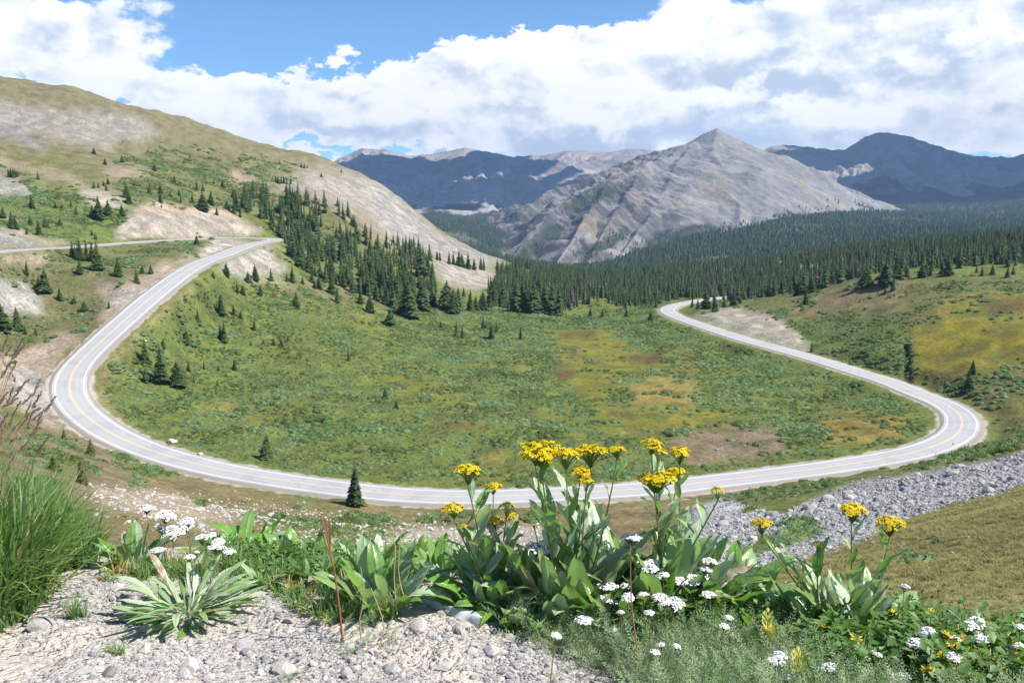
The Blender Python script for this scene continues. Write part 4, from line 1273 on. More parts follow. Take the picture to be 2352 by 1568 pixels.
T(CF, INS, [(612, 1053, 62, 1, 'broad dark spruce standing alone just above the lower road'), (815, 1159, 96, 1, 'largest lone spruce, on the near side of the lower road'),
            (190, 1110, 62, 2, 'bushy yellow-green young conifer on the dry slope beside tall grass'), (126, 1082, 42, 2, 'smaller bushy conifer next to the tall grass, left of its larger twin'),
            (210, 1045, 42, 2, 'bushy young conifer close below the outside edge of the left bend'), (148, 1008, 26, 2, 'smallest bushy conifer by the outer edge of the left bend'),
            (885, 917, 32, 1, 'lone spruce in the middle of the willow flat, the upper of two'), (911, 938, 22, 1, 'short lone spruce in the middle of the willow flat, the lower of two')])
T(C4, INS, [(985, 1205, 175, 1, 'broad spruce, furthest back of the clump inside the left bend'), (1082, 1340, 258, 0, 'tall narrow spruce in the middle of the clump inside the left bend'),
            (1200, 1362, 180, 2, 'widest bushy spruce, right end of the clump inside the left bend'), (1275, 1260, 75, 1), (983, 1330, 105, 1, 'short spruce at the front left of the clump inside the left bend'), (1105, 1098, 68, 1), (1262, 1075, 100, 1, 'lone spruce uphill of the clump inside the left bend'),
            (1515, 1060, 150, 1, 'pointed spruce with a slimmer twin behind, mid slope inside the bend'), (1488, 1035, 110, 0), (1378, 1250, 75, 0), (1585, 1256, 88, 1, 'lone spruce on the bare brown patch inside the bend'), (1310, 1337, 50, 1), (1475, 1255, 35, 1), (1470, 1365, 50, 2),
            (1718, 980, 70, 1), (1625, 906, 60, 1), (1580, 882, 82, 1), (1495, 880, 150, 1, 'tall broad spruce below the gravel track inside the bend'), (1340, 940, 108, 0, 'slim spruce nearest the straight leg of the road'), (1340, 775, 55, 1), (1405, 777, 30, 1), (1815, 852, 35, 1),
            (2000, 836, 118, 1, 'solid spruce standing alone below the gravel track'), (1850, 1087, 60, 1), (1900, 1090, 52, 1), (1780, 1080, 40, 1), (1945, 1065, 42, 1), (1695, 1087, 36, 1), (1605, 732, 90, 0), (1640, 742, 72, 0), (1758, 750, 78, 1),
            (1530, 616, 95, 1, 'spruce on the grass just below the straight leg of the road'), (1675, 661, 78, 1), (1725, 651, 112, 1, 'darkest spruce above the gravel track below the hairpin'), (1832, 651, 85, 1), (1938, 656, 62, 1), (1975, 656, 112, 1), (2240, 742, 160, 0), (2280, 796, 102, 1), (2125, 702, 60, 1), (2155, 706, 98, 1),
            (2105, 662, 90, 0), (2045, 672, 52, 1), (2300, 652, 112, 0), (2130, 505, 32, 1), (1440, 630, 48, 1)])
T(C4, BET, [(800, 622, 135, 2, 'broadest spruce between the legs of the road'), (922, 667, 105, 1, 'spruce right beside the cut bank of the lower leg'), (960, 602, 62, 2), (1020, 602, 64, 2), (1330, 412, 72, 1, 'small spruce just below the upper road near the hairpin'),
            (490, 492, 112, 0), (540, 512, 152, 0), (585, 502, 132, 0), (620, 522, 142, 0), (658, 582, 200, 0, 'tallest spruce of the row that overlaps the upper road'), (180, 612, 108, 0), (300, 722, 158, 2, 'wide dark spruce on the slope below the upper road'), (262, 692, 80, 2), (408, 782, 98, 1),
            (22, 992, 192, 2), (120, 987, 168, 2), (172, 1012, 60, 2), (570, 852, 72, 2), (735, 836, 52, 1), (500, 802, 52, 2), (242, 1017, 55, 2), (540, 602, 92, 2), (505, 470, 60, 1)])
T(C4, HIL, [(80, 297, 122, 1), (20, 227, 78, 2), (105, 302, 102, 1), (205, 277, 72, 1), (265, 342, 104, 1), (310, 302, 92, 1), (405, 277, 62, 1), (215, 167, 104, 1), (515, 207, 68, 0), (622, 227, 92, 1), (670, 237, 162, 1, 'tallest spruce of the trio left of the pale cut bank'), (730, 202, 102, 1),
            (645, 372, 52, 1), (825, 212, 78, 1), (620, 342, 36, 1), (180, 340, 50, 1), (375, 160, 40, 1), (420, 165, 40, 1), (480, 150, 40, 1)])
T(C1, HIL, [(850, 1332, 108, 1), (872, 1378, 90, 1), (1010, 1307, 72, 1), (1085, 1310, 78, 0), (1085, 1367, 82, 1), (1150, 1332, 48, 1), (1210, 1320, 45, 1), (1222, 1372, 62, 1), (1300, 1372, 72, 1), (1370, 1422, 134, 1), (1330, 1287, 78, 1, 'pointed spruce alone on a bare patch of the hillside'), (1370, 1292, 58, 0), (1425, 1382, 94, 1), (1505, 1267, 58, 1),
            (1465, 1452, 58, 1), (1535, 1415, 70, 1), (1600, 1422, 132, 1), (1575, 1340, 70, 1), (1640, 1400, 100, 1), (1660, 1360, 70, 0), (1180, 1237, 55, 1), (710, 1112, 46, 2, 'lone small spruce high on the dry hillside'), (1045, 1152, 52, 1), (825, 1097, 52, 2), (635, 1037, 42, 2), (60, 1197, 66, 0), (76, 1199, 70, 0), (92, 1199, 72, 0), (106, 1196, 62, 0), (118, 1193, 50, 0), (258, 1212, 54, 1),
            (730, 1242, 46, 1), (718, 1288, 58, 0), (635, 1272, 52, 1), (665, 1268, 45, 1), (700, 1255, 40, 1), (1930, 1297, 46, 1, 'single spruce on the bare slope right of the dense stand'), (1840, 1225, 45, 0), (1862, 1232, 52, 0), (1880, 1238, 54, 0), (1900, 1240, 62, 0), (1918, 1238, 54, 0), (1938, 1242, 52, 0), (1964, 1243, 56, 0), (1890, 1107, 32, 1), (2035, 1132, 36, 0), (2056, 1137, 40, 0), (2075, 1136, 36, 0),
            (2170, 1197, 36, 1), (2306, 1167, 32, 1, 'spruce alone on the skyline of the side hill'), (1090, 1400, 30, 1), (950, 1300, 22, 1), (1445, 1240, 40, 1), (1990, 1330, 40, 1), (1000, 1025, 22, 1)])
T(C5, STA, [(420, 671, 125, 2, 'stout spruce standing clear in front of the dense stand'), (868, 746, 110, 0, 'slender spruce, left of a pair on the meadow below the stand'), (910, 763, 92, 0, 'slender spruce with bare trunk, right of a pair on the meadow'), (1050, 703, 88, 1), (1070, 706, 60, 0), (1105, 766, 118, 0, 'slim pointed spruce with a bare trunk on the meadow'), (1140, 727, 85, 0),
            (1302, 771, 90, 1, 'rounded lone spruce furthest out on the meadow'), (1450, 662, 36, 1), (285, 587, 120, 1), (220, 527, 112, 1), (765, 697, 60, 1), (140, 913, 85, 0, 'lone spruce in the willows well below the dense stand'), (1220, 652, 25, 1), (1610, 622, 36, 1), (1775, 612, 60, 1), (1855, 622, 62, 1), (2018, 617, 62, 1), (2180, 647, 72, 1), (1880, 590, 30, 1),
            (440, 552, 165, 1), (545, 612, 262, 1, 'tallest spruce of the dense stand, at its lower edge'), (520, 590, 150, 1), (575, 622, 130, 1), (640, 572, 200, 1), (705, 552, 152, 1), (800, 572, 205, 2), (855, 592, 175, 1), (885, 570, 160, 0), (965, 582, 155, 1), (1000, 580, 110, 1), (1045, 572, 132, 1), (1100, 562, 90, 1), (1125, 555, 205, 0), (1110, 545, 190, 1), (1185, 550, 200, 0), (630, 350, 200, 1, 'big spruce rising at the foot of the pale scree spur'), (680, 340, 120, 0), (710, 400, 160, 0),
            (740, 235, 75, 0), (760, 240, 80, 0), (820, 262, 95, 0), (850, 265, 98, 0), (885, 275, 110, 0), (910, 280, 95, 0), (950, 295, 115, 0), (990, 300, 85, 0), (1035, 302, 95, 0), (1055, 305, 95, 0), (1270, 580, 230, 1), (1320, 585, 210, 1), (1390, 600, 230, 1), (1460, 595, 230, 1), (1240, 570, 120, 1), (1510, 600, 220, 1), (1560, 615, 230, 0), (920, 480, 70, 1), (330, 510, 130, 1), (360, 500, 110, 1), (160, 400, 60, 0), (240, 410, 60, 1)])
T(C6, EDG, [(880, 671, 102, 1, 'lone spruce on the grass in front of the right-hand wood'), (265, 721, 112, 1), (205, 702, 132, 1), (150, 702, 74, 0), (110, 692, 72, 1), (815, 612, 104, 0), (862, 602, 142, 1), (915, 592, 112, 1), (970, 562, 84, 1), (1290, 557, 155, 2, 'wide clump-like spruce on the knoll at the wood edge'), (1240, 492, 70, 1), (1410, 542, 164, 2, 'tall spruce at the left of the trio on the knoll'), (1468, 577, 102, 0, 'slim spruce leaning on the slope below the knoll'),
            (1415, 600, 52, 1), (1560, 492, 84, 1), (1660, 492, 114, 1), (1490, 500, 112, 2), (1115, 502, 92, 1), (1170, 502, 94, 1), (1045, 532, 62, 1), (1840, 472, 112, 2), (1690, 470, 90, 1), (1800, 465, 100, 1), (1720, 480, 80, 1), (920, 992, 66, 1, 'small spruce at the lower end of the pale road bank'), (2005, 1142, 106, 1, 'dark spruce by the right-hand marsh, upper of two'), (1975, 1257, 152, 0, 'narrow spruce leaning by the right-hand marsh, lower of two'),
            (390, 680, 90, 1), (330, 690, 70, 1), (435, 668, 60, 1), (2030, 460, 60, 1), (2140, 470, 70, 1), (2240, 490, 80, 1), (2070, 480, 70, 1), (2280, 470, 60, 1)])


def plant_tree(x, y, z, h, fat, grp, label):
    t = thing('spruce_tree', label, 'tree', (x, y, z - .1), (random.uniform(-.04, .04), random.uniform(-.04, .04), random.uniform(0, 6.28)), grp)
    ci = random.choice((SLIM, MIDC, FAT)[fat])
    w = random.uniform(.78, 1.25)
    bushy = grp == INS and fat == 2
    for nm, me in (('trunk', TRUNK), ('crown', CROWNS[ci])):
        o = add_obj(nm, me, t, scale=(h * w * (1.42 if nm == 'crown' else 1), h * w * (1.42 if nm == 'crown' else 1), h))
        o['tint'] = -1.0 if bushy and label and 'bushy' in label and 'clump' not in label else 0.0
    return t


MARKS = [(612, 1053, 'the lone spruce above the lower road'), (408, 886, 'the clump inside the left bend'), (429, 789, 'the lone spruce uphill of the clump'), (515, 784, 'the pointed twin spruces'), (539, 851, 'the spruce on the brown patch'), (508, 723, 'the tall spruce below the track'), (456, 743, 'the slim spruce by the straight leg'),
         (680, 708, 'the solid spruce below the gravel track'), (587, 645, 'the darkest spruce above the gravel track'), (520, 633, 'the spruce below the straight leg'), (272, 635, 'the broadest spruce between the legs'), (452, 564, 'the small spruce near the hairpin'), (224, 621, 'the row overlapping the upper road'), (102, 669, 'the wide spruce below the upper road'),
         (228, 504, 'the trio by the pale cut bank'), (452, 438, 'the pointed spruce on bare ground'), (241, 378, 'the lone spruce on the dry hillside'), (656, 441, 'the single spruce right of the stand'), (784, 397, 'the skyline spruce'), (1851, 699, 'the lone spruce on the right-hand grass'), (1990, 660, 'the wide spruce on the knoll'), (2031, 655, 'the trio on the knoll'), (1865, 808, 'the spruce by the pale road bank'),
         (895, 745, 'the stout spruce before the stand'), (1055, 772, 'the pair on the meadow'), (1128, 777, 'the bare-trunked spruce on the meadow'), (1195, 780, 'the rounded spruce furthest out'), (938, 725, 'the tallest spruce of the stand'), (967, 636, 'the big spruce at the scree foot'), (800, 828, 'the lone spruce in the willows'), (110, 405, 'the knot of slim trees on the left hillside'), (640, 420, 'the row of little spruces on the scree')]
TAKEN = set()
n_tree = 0
used = []
for X, Y, hp, fat, grp, label in TREES:
    s = seen(X, Y, 30)
    if s is None:
        continue
    x, y, z = s
    h = hp / F * (y * CP - z * SP) * 1.04
    label = label or auto_label(('slim ', '', 'bushy ')[fat] + 'spruce', 'tiny' if hp < 15 else 'short' if hp < 24 else 'medium' if hp < 38 else 'tall', X, Y, MARKS, TAKEN, LAB[grp])
    plant_tree(x, y, z, h, fat, grp, label)
    used.append((x, y))
    n_tree += 1

# woods: positions in the world, kept where the photograph shows trees
F1 = [(572, 442), (600, 440), (660, 452), (700, 462), (780, 478), (830, 530), (870, 552), (905, 560), (960, 578), (985, 596), (1000, 640), (1005, 690), (955, 705), (900, 700), (830, 688), (760, 660), (705, 640), (668, 610), (660, 560), (640, 540), (612, 520), (580, 490)]
F1B = [(430, 432), (575, 442), (610, 520), (560, 492), (450, 470)]
F2 = [(1140, 618), (1220, 605), (1300, 612), (1420, 618), (1600, 595), (1800, 575), (2000, 555), (2352, 525), (2760, 500), (2760, 600), (2352, 612), (2200, 612), (2080, 618), (2000, 628), (1900, 658), (1800, 676), (1700, 690), (1590, 690), (1560, 684), (1500, 706), (1440, 706), (1380, 690), (1320, 705), (1280, 722), (1180, 715), (1130, 690), (1115, 660)]
m1, m1b, m2 = poly_mask(F1, 1), poly_mask(F1B, 2) * .3, poly_mask(F2, 1)
clear = poly_mask([(985, 585), (1150, 625), (1130, 665), (1040, 655), (1000, 640)], 1)
wood_mask = np.maximum(np.maximum(m1, m1b), m2) * (1 - clear)


def sample_world(n, u0, u1, y0, y1, seed):
    r = np.random.default_rng(seed)
    y = np.sqrt(r.uniform(y0 * y0, y1 * y1, n))
    return r.uniform(u0, u1, n) * y, y, r


x, y, r = sample_world(27000, -.33, .72, 420, 1040, 5)
z = ground_z(x, y)
pr = zone_at(x, y, z, wood_mask, False)
pr = np.where((x / y > .02) & (y > 640), 1.0, pr)
opn = smooth(fbm(x / 60, y / 60, 77, 3), -0.1, 0.35) * smooth(x / y, .08, .36) * smooth(y, 560, 640)
pr = pr * (1 - .88 * opn) * (1 - .75 * smooth(fbm(x / 26, y / 26, 99, 3), -.05, .4) * (x / y < .02))
pr = pr * np.where((x / y < 0.0) & (y > 760), 0, 1)
keep = (r.random(len(x)) < pr) & (road_dist(x, y) > 8.5)
x, y, z = x[keep], y[keep], z[keep]
hh = np.where(x / y < .02, r.uniform(6.5, 13, len(x)), r.uniform(4, 11.5, len(x))) * np.where(r.random(len(x)) < .25, .6, 1) * np.where(x / y > 0.02, 1.12, 1.0)
# those that show largest are trees of their own, the rest one wood
X_, Y_ = proj(x, y, z)
size = hh / y * (Y_ > 0) * (np.abs(X_ - 1176) < 1160) * (x / y < .02)
order = np.argsort(-size)
n_own = min(len(order), 300 - n_tree)
for i in order[:n_own]:
    plant_tree(x[i], y[i], z[i], hh[i], int(r.choice([0, 1, 1])), STA, LAB[STA])
rest = np.ones(len(x), bool)
rest[order[:n_own]] = False
x, y, z, hh = x[rest], y[rest], z[rest], hh[rest]


def wood(name, x, y, z, hh, r, protos, dead):
    n = len(x)
    s = hh[:, None] * np.stack([r.uniform(.85, 1.7, n)] * 2 + [np.ones(n)], 1)
    return scatter(name, np.stack([x, y, z - .15], 1), np.stack([r.normal(0, .035, n), r.normal(0, .035, n), r.uniform(0, 6.28, n)], 1), s, r.integers(0, len(protos), n), np.where(r.random(n) < dead, r.uniform(.7, 1.0, n), 0), protos)


wo = wood('spruce_wood', x, y, z, hh, r, FOREST, .12)
wo['label'] = 'dense dark spruce wood beyond the road and meadows'

r = np.random.default_rng(8)
n = 52000
u = r.uniform(-.24, .72, n)
y = np.exp(r.uniform(math.log(980), math.log(4300), n))
x = u * y
z = far_z(x, y)
pk = peak_z(x, y)
ok = (z > pk - 2) & (r.random(n) < 1 - .7 * smooth(fbm(x / 300, y / 300, 95, 4), .38, .6))
ok &= r.random(n) < 1 - .55 * smooth(y, 2600, 4200)
x, y, z = x[ok], y[ok], z[ok]
wo = wood('far_spruce_wood', x, y, z, np.random.default_rng(2).uniform(8, 16, len(x)), r, FARM, .14)
wo['label'] = 'blue-green spruce wood covering the foot of the far peak'

# trees and patches of wood that climb the peak
n = 26000
x, y = r.uniform(-200, 1850, n), r.uniform(2000, 4200, n)
z = peak_z(x, y)
ok = z > far_z(x, y)
x, y, z = x[ok], y[ok], z[ok]
wm = np.zeros(zx.shape)
for poly in ([(1290, 478), (1340, 447), (1440, 417), (1465, 422), (1400, 455), (1310, 500)], [(1175, 592), (1230, 540), (1285, 510), (1285, 540), (1210, 605), (1150, 600)], [(1300, 590), (1400, 540), (1455, 512), (1440, 550), (1360, 600)],
             [(1400, 615), (1440, 580), (1500, 540), (1560, 520), (1640, 520), (1750, 510), (1800, 488), (1850, 478), (1990, 492), (2100, 500), (1900, 580), (1600, 640)], [(1880, 452), (1930, 462), (1925, 470), (1880, 458)], [(1960, 455), (2010, 478), (1990, 485)]):
    wm = np.maximum(wm, poly_mask(poly, 1))
ok = r.random(len(x)) < zone_at(x, y, z, wm) * .8
x, y, z = x[ok], y[ok], z[ok]
wo = wood('peak_spruce_wood', x, y, z, r.uniform(7, 14, len(x)), r, FARM, .08)
wo['label'] = 'strips of spruce wood climbing the flank of the grey peak'

# ------------------------------------------------------------------ willow scrub
mat_will, g = new_mat('willow_leaves')
t_in = g.attr('tint', 'INSTANCER').outputs['Fac']
pos = g.n('ShaderNodeNewGeometry').outputs['Position']
n_ = g.noise(pos, 0.06, 4).outputs[0]
col = g.mix(t_in, (0.110, 0.180, 0.056), (0.225, 0.310, 0.155))
col = g.mix(g.ramp(n_, .42, .62, 0, .7), col, (0.125, 0.15, 0.035))
finish(g, col, 0.65, 0.3, None, g.mix(1.0, col, (1.2, 1.4, .6), 'MULTIPLY'), .32)


def bush(seed, n, flat):
    r = np.random.default_rng(seed)
    mb = MB()
    lob = [(r.uniform(-.3, .3), r.uniform(-.3, .3), r.uniform(.5, .8)) for _ in range(4)]
    for i in range(n):
        lx, ly, lr = lob[i % 4]
        th, ph = r.uniform(0, 6.28), math.acos(r.uniform(0.02, 1.0))
        rr = lr * r.uniform(.75, 1.05)
        c = np.array((lx + rr * math.sin(ph) * math.cos(th), ly + rr * math.sin(ph) * math.sin(th), flat * rr * math.cos(ph)))
        d = np.array((math.sin(ph) * math.cos(th), math.sin(ph) * math.sin(th), math.cos(ph) + .5)) + r.normal(0, .35, 3)
        d /= np.linalg.norm(d)
        s = np.cross(d, r.normal(0, 1, 3))
        s /= np.linalg.norm(s)
        L, W = r.uniform(.11, .2), r.uniform(.035, .07)
        mb.add(np.array([c - d * L * .5, c + s * W, c + d * L * .6, c - s * W]), np.array([(0, 1, 2), (0, 2, 3)]))
    th, ph = np.meshgrid(np.linspace(0, math.pi / 2, 4), np.linspace(0, 2 * math.pi, 9))
    V = np.stack([.68 * np.sin(th) * np.cos(ph), .68 * np.sin(th) * np.sin(ph), .62 * flat * np.cos(th) - .03], -1).reshape(-1, 3)
    mb.add(V, grid_faces(9, 4))
    return mb.mesh('bush', [mat_will], False)


BUSH = [bush(400 + i, 230, (.7, .6, .85, .55, .75)[i]) for i in range(5)]
x, y, r = sample_world(150000, -.66, .66, 60, 760, 21)
z = ground_z(x, y)
cov_ = zone_at(x, y, z, ZS_)
patch = fbm(x / 15, y / 9, 31, 3) + .5 * fbm(x / 48, y / 30, 35, 2)
pr = smooth(patch + (cov_ - .5) * 2.1, -.42, .28) * np.where(cov_ < .03, 0, 1) * (.35 + .65 * cov_)
pr = pr * smooth(road_dist(x, y), 6.5, 10)
keep = r.random(len(x)) < pr
x, y, z, patch = x[keep], y[keep], z[keep], patch[keep]
n = len(x)
sz = r.uniform(.6, 1.35, n) * (1 + .85 * np.clip(patch, -.4, 1)) * np.where(y > 420, 1.25, 1.0)
tint = np.clip(.5 + .55 * fbm(x / 20, y / 20, 37, 3) + r.normal(0, .16, n), 0, 1)
so = scatter('willow_scrub', np.stack([x, y, z - .05], 1), np.stack([np.zeros(n), np.zeros(n), r.uniform(0, 6.28, n)], 1), sz[:, None] * np.stack([np.ones(n), np.ones(n), r.uniform(.65, 1.1, n)], 1), r.integers(0, 5, n), tint, BUSH)
so['label'] = 'low grey-green willow scrub covering the valley floor and slopes'

# ------------------------------------------------------------------ loose rock
mat_stone, g = new_mat('stone')
t_in = g.attr('tint', 'INSTANCER').outputs['Fac']
pos = g.n('ShaderNodeNewGeometry').outputs['Position']
tco = g.n('ShaderNodeTexCoord').outputs['Object']
col = g.mix(t_in, (0.21, 0.215, 0.23), (0.52, 0.49, 0.45))
col = g.mix(g.m('MULTIPLY', g.ramp(g.noise(tco, 3.0, 5, .65).outputs[0], .42, .7), .5), col, g.mix(1.0, col, (.62, .6, .58), 'MULTIPLY'))
finish(g, col, 0.9, 0.15, bump(g, g.noise(tco, 9, 5, .7).outputs[0], .35, .05))


def rock(seed, flat=.7, sub=2):
    import bmesh
    r = random.Random(seed)
    bm = bmesh.new()
    bmesh.ops.create_icosphere(bm, subdivisions=sub, radius=1.0)
    planes = []
    for _ in range(9):
        d = Vector((r.gauss(0, 1), r.gauss(0, 1), r.gauss(0, 1))).normalized()
        planes.append((d, r.uniform(.55, .85)))
    for v in bm.verts:
        for d, k in planes:
            q = v.co.dot(d)
            if q > k:
                v.co -= d * (q - k)
        v.co *= r.uniform(.96, 1.04)
        v.co.z *= flat
        v.co.x *= 1.15
    me = bpy.data.meshes.new('rock')
    bm.to_mesh(me)
    bm.free()
    me.materials.append(mat_stone)
    return me


ROCKS = [rock(500 + i, (.7, .55, .8, .62, .7, .5, .75, .6)[i], 2 if i < 4 else 1) for i in range(8)]
LROCK = ROCKS[4:]
TAL = [(1590, 1160), (1660, 1148), (1740, 1160), (1700, 1178), (1800, 1185), (1900, 1130), (1980, 1105), (2150, 1080), (2352, 1045), (2780, 960), (2780, 1040), (2352, 1110), (2200, 1150), (2080, 1185), (2000, 1235), (1900, 1268), (1750, 1320), (1640, 1350), (1560, 1330)]
DRYS = [(210, 1110), (330, 1125), (480, 1150), (700, 1170), (1000, 1200), (1250, 1200), (1250, 1300), (850, 1300), (500, 1225), (330, 1200), (210, 1170)]
mt, md = poly_mask(TAL, 1), poly_mask(DRYS, 3) * .55
isl = poly_mask([(1690, 1255), (1760, 1225), (1850, 1195), (1895, 1215), (1880, 1240), (1790, 1265), (1730, 1290), (1690, 1290)], 1)
spk = poly_mask([(2780, 1010), (2352, 1112), (2200, 1152), (2080, 1190), (2000, 1240), (1900, 1272), (1780, 1320), (1700, 1720), (2780, 1720)], 2) * .09
bare = np.maximum(spk, np.maximum(poly_mask([(1545, 1010), (1690, 978), (1790, 985), (1815, 1040), (1590, 1066)], 2) * .1, poly_mask([(E, 640), (60, 655), (95, 690), (95, 720), (E, 700)], 2) * .5))
scr = np.maximum(mt * (1 - isl), np.maximum(md, bare))
x, y, r = sample_world(170000, -.6, .66, 20, 330, 31)
# the photograph shows the near blocks larger, so they are laid closer together
z = ground_z(x, y)
keep = r.random(len(x)) < zone_at(x, y, z, scr) * np.where(y < 110, 1.0, .8)
x, y, z = x[keep], y[keep], z[keep]
xb, yb, rb = sample_world(95000, .12, .66, 18, 120, 33)
zb_ = ground_z(xb, yb)
kb = rb.random(len(xb)) < zone_at(xb, yb, zb_, mt * (1 - isl))
x, y, z = np.concatenate([x, xb[kb]]), np.concatenate([y, yb[kb]]), np.concatenate([z, zb_[kb]])
n = len(x)
sz = np.exp(r.normal(math.log(.108), .5, n)) * np.clip(.45 + y / 130, .5, 1.25)
big = np.argsort(-sz * (np.abs(proj(x, y, z)[0] - 1300) < 1040) / y)[:110]
rot = np.stack([r.uniform(-.5, .5, n), r.uniform(-.5, .5, n), r.uniform(0, 6.28, n)], 1)
tint = np.clip(r.normal(.30, .24, n) + .45 * (x / y < .14), 0, 1.2)
for i in big:
    right = x[i] / y[i] > .14
    if right and y[i] < 70:
        sz[i] *= .55
    o = add_obj('boulder', ROCKS[int(r.integers(0, 4))], None, (x[i], y[i], z[i] + sz[i] * .15), rot[i], sz[i] * 1.1)
    o['tint'] = float(tint[i])
    tag(o, 'grey angular boulder in the talus strip below the road' if right else 'pale boulder lying on the dry slope or bank left of the talus', 'boulder', 'boulders in the grey talus' if right else 'boulders on the dry slope')
m_ = np.ones(n, bool)
m_[big] = False
so = scatter('talus', np.stack([x, y, z + sz * .1], 1)[m_], rot[m_], (sz[:, None] * np.ones(3))[m_], r.integers(0, 4, n)[m_], tint[m_], LROCK)
so['label'] = 'loose grey talus rocks below the road'
for X, Y, s_, lb in ((700, 549, 2.0, 'bright white boulder beside the hairpin'), (460, 1044, .8, 'white rock on the inner verge of the left bend'), (396, 1016, 1.3, 'pale boulder among bushes on the inner verge of the left bend'), (333, 784, .7, 'white rock in the scrub left of the young spruces'), (1183, 901, .7, 'white stone lying in the middle of the willow flat')):
    x_, y_, z_ = seen(X, Y, 60)
    o = add_obj('boulder', ROCKS[1], None, (x_, y_, z_ + .3 * s_), (0, 0, X), s_)
    o['tint'] = 1.6
    tag(o, lb, 'boulder')

# single shrubs below the road
for X, Y, wpx, t_, lb in ((2118, 1290, 95, .9, 'grey-green shrub alone on the brown right-hand slope'), (2160, 1240, 34, 1.0, 'small pale grey shrub uphill on the brown right-hand slope'), (2076, 1106, 26, .1, 'round dark green bush in the middle of the grey talus'), (690, 1168, 40, .4, 'dark low bush on the dry slope below the road bend'), (2290, 1030, 30, .2, 'dark bush at the outer edge of the right bend')):
    x_, y_, z_ = seen(X, Y, 12)
    s_ = wpx / F * y_ * .62
    for k in range(1):
        t = thing('shrub', lb, 'shrub', (x_, y_, z_ - .03), (0, 0, X))
        o = add_obj('foliage', BUSH[X % 5], t, scale=(s_, s_, s_ * .8))
        o['tint'] = t_
        mb = MB()
        for a in (0, 2.1, 4.2):
            V, Fc = tube([(0, 0, -.05), (.12 * s_ * math.cos(a), .12 * s_ * math.sin(a), .2 * s_), (.3 * s_ * math.cos(a), .3 * s_ * math.sin(a), .42 * s_)], .03 * s_, 4)
            mb.add(V, Fc)
        add_obj('branches', mb.mesh('branches', [mat_bark]), t)
# thin post and scrap on the road
m_, g = new_mat('weathered_metal')
finish(g, (0.42, 0.42, 0.43), .5, .4)
x_, y_, z_ = seen(1974, 862, 60)
t = thing('roadside_post', 'thin grey post on the verge of the straight stretch to the right bend', 'post', (x_, y_, z_ - .2))
V, Fc = tube([(0, 0, 0), (0, 0, 1.0), (0, 0, 2.0)], .045, 6)
mb = MB()
mb.add(V, Fc)
add_obj('post', mb.mesh('post', [m_]), t)
mb = MB()
mb.add([(-.06, -.05, 1.65), (.06, -.05, 1.65), (.06, -.05, 1.95), (-.06, -.05, 1.95), (-.06, -.06, 1.65), (.06, -.06, 1.65), (.06, -.06, 1.95), (-.06, -.06, 1.95)], [(0, 1, 2, 3), (4, 7, 6, 5), (0, 4, 5, 1), (1, 5, 6, 2), (2, 6, 7, 3), (3, 7, 4, 0)])
add_obj('reflector', mb.mesh('reflector', [mw], False), t)
m_, g = new_mat('orange_brown')
finish(g, (0.45, 0.16, 0.06), .7, .3)
x_, y_, z_ = seen(2189, 1023, 60)
me = ROCKS[2].copy()
me.materials.clear()
me.materials.append(m_)
o = add_obj('road_debris', me, None, (x_, y_, z_ + .55), (0, 0, .4), (.3, .22, .22))
tag(o, 'small orange-brown scrap lying on the asphalt of the right bend', 'debris')

# bare dead trunks
for X, Y, hp, lb in ((574, 652, 30, 'bare grey dead trunk, left of two by the gravel track below the hairpin'), (581, 654, 34, 'bare grey dead trunk, right of two by the gravel track below the hairpin'), (905, 716, 40, 'dead grey trunk at the lower edge of the dense stand'), (1345, 640, 34, 'dead grey trunk in front of the dark wood in mid valley')):
    x_, y_, z_ = seen(X, Y, 60)
    h_ = hp / F * y_
    t = thing('dead_tree', lb, 'tree', (x_, y_, z_ - .1), (0, .03, X))
    mb = MB()
    V, Fc = tube([(0, 0, 0), (0, 0, .5 * h_), (.02 * h_, 0, h_)], np.array([.16, .11, .03]), 6)
    mb.add(V, Fc)
    mt_, g = (bpy.data.materials['dead_wood'], None) if 'dead_wood' in bpy.data.materials else new_mat('dead_wood')
    if g:
        finish(g, (0.33, 0.30, 0.28), .9, .1)
    add_obj('trunk', mb.mesh('trunk', [mt_]), t)
    mb = MB()
    for i in range(12):
        a, q = i * 2.4, .35 + .05 * i
        L = .16 * h_ * (1.1 - q)
        V, Fc = tube([(0, 0, q * h_), (L * math.cos(a), L * math.sin(a), q * h_ - .25 * L)], np.array([.03, .012]), 3)
        mb.add(V, Fc)
    add_obj('branches', mb.mesh('branches', [mt_]), t)

# ------------------------------------------------------------------ the flowers and gravel at our feet
def near(X, Y):
    s = seen(X, Y, 1.4, 9)
    return np.array(s) if s is not None else P(X, Y, 3.3)


mat_leaf, g = new_mat('ragwort_leaf')
hue = g.attr('hue', 'OBJECT').outputs['Fac']
rib = g.attr('tint').outputs['Fac']
geo = g.n('ShaderNodeNewGeometry')
tco = g.n('ShaderNodeTexCoord').outputs['Object']
n_ = g.noise(tco, 5.0, 4, .6).outputs[0]
c0 = g.mix(g.ramp(hue, 0, .5), (0.125, 0.285, 0.030), (0.295, 0.425, 0.225))
c0 = g.mix(g.ramp(hue, .5, 1.0), c0, (0.53, 0.61, 0.48))  # pale end: glaucous leaves with a whitish sheen painted into the colour
c0 = g.mix(g.ramp(g.m('ADD', hue, g.m('MULTIPLY', g.m('SUBTRACT', n_, .5), .8)), 1.2, 1.6), c0, (0.26, 0.025, 0.02))
c0 = g.mix(g.m('MULTIPLY', g.ramp(n_, .45, .7), .4), c0, g.mix(1.0, c0, (1.35, 1.2, .75), 'MULTIPLY'))
c0 = g.mix(g.m('MULTIPLY', g.ramp(rib, .86, .98), .55), c0, (0.36, 0.44, 0.22))
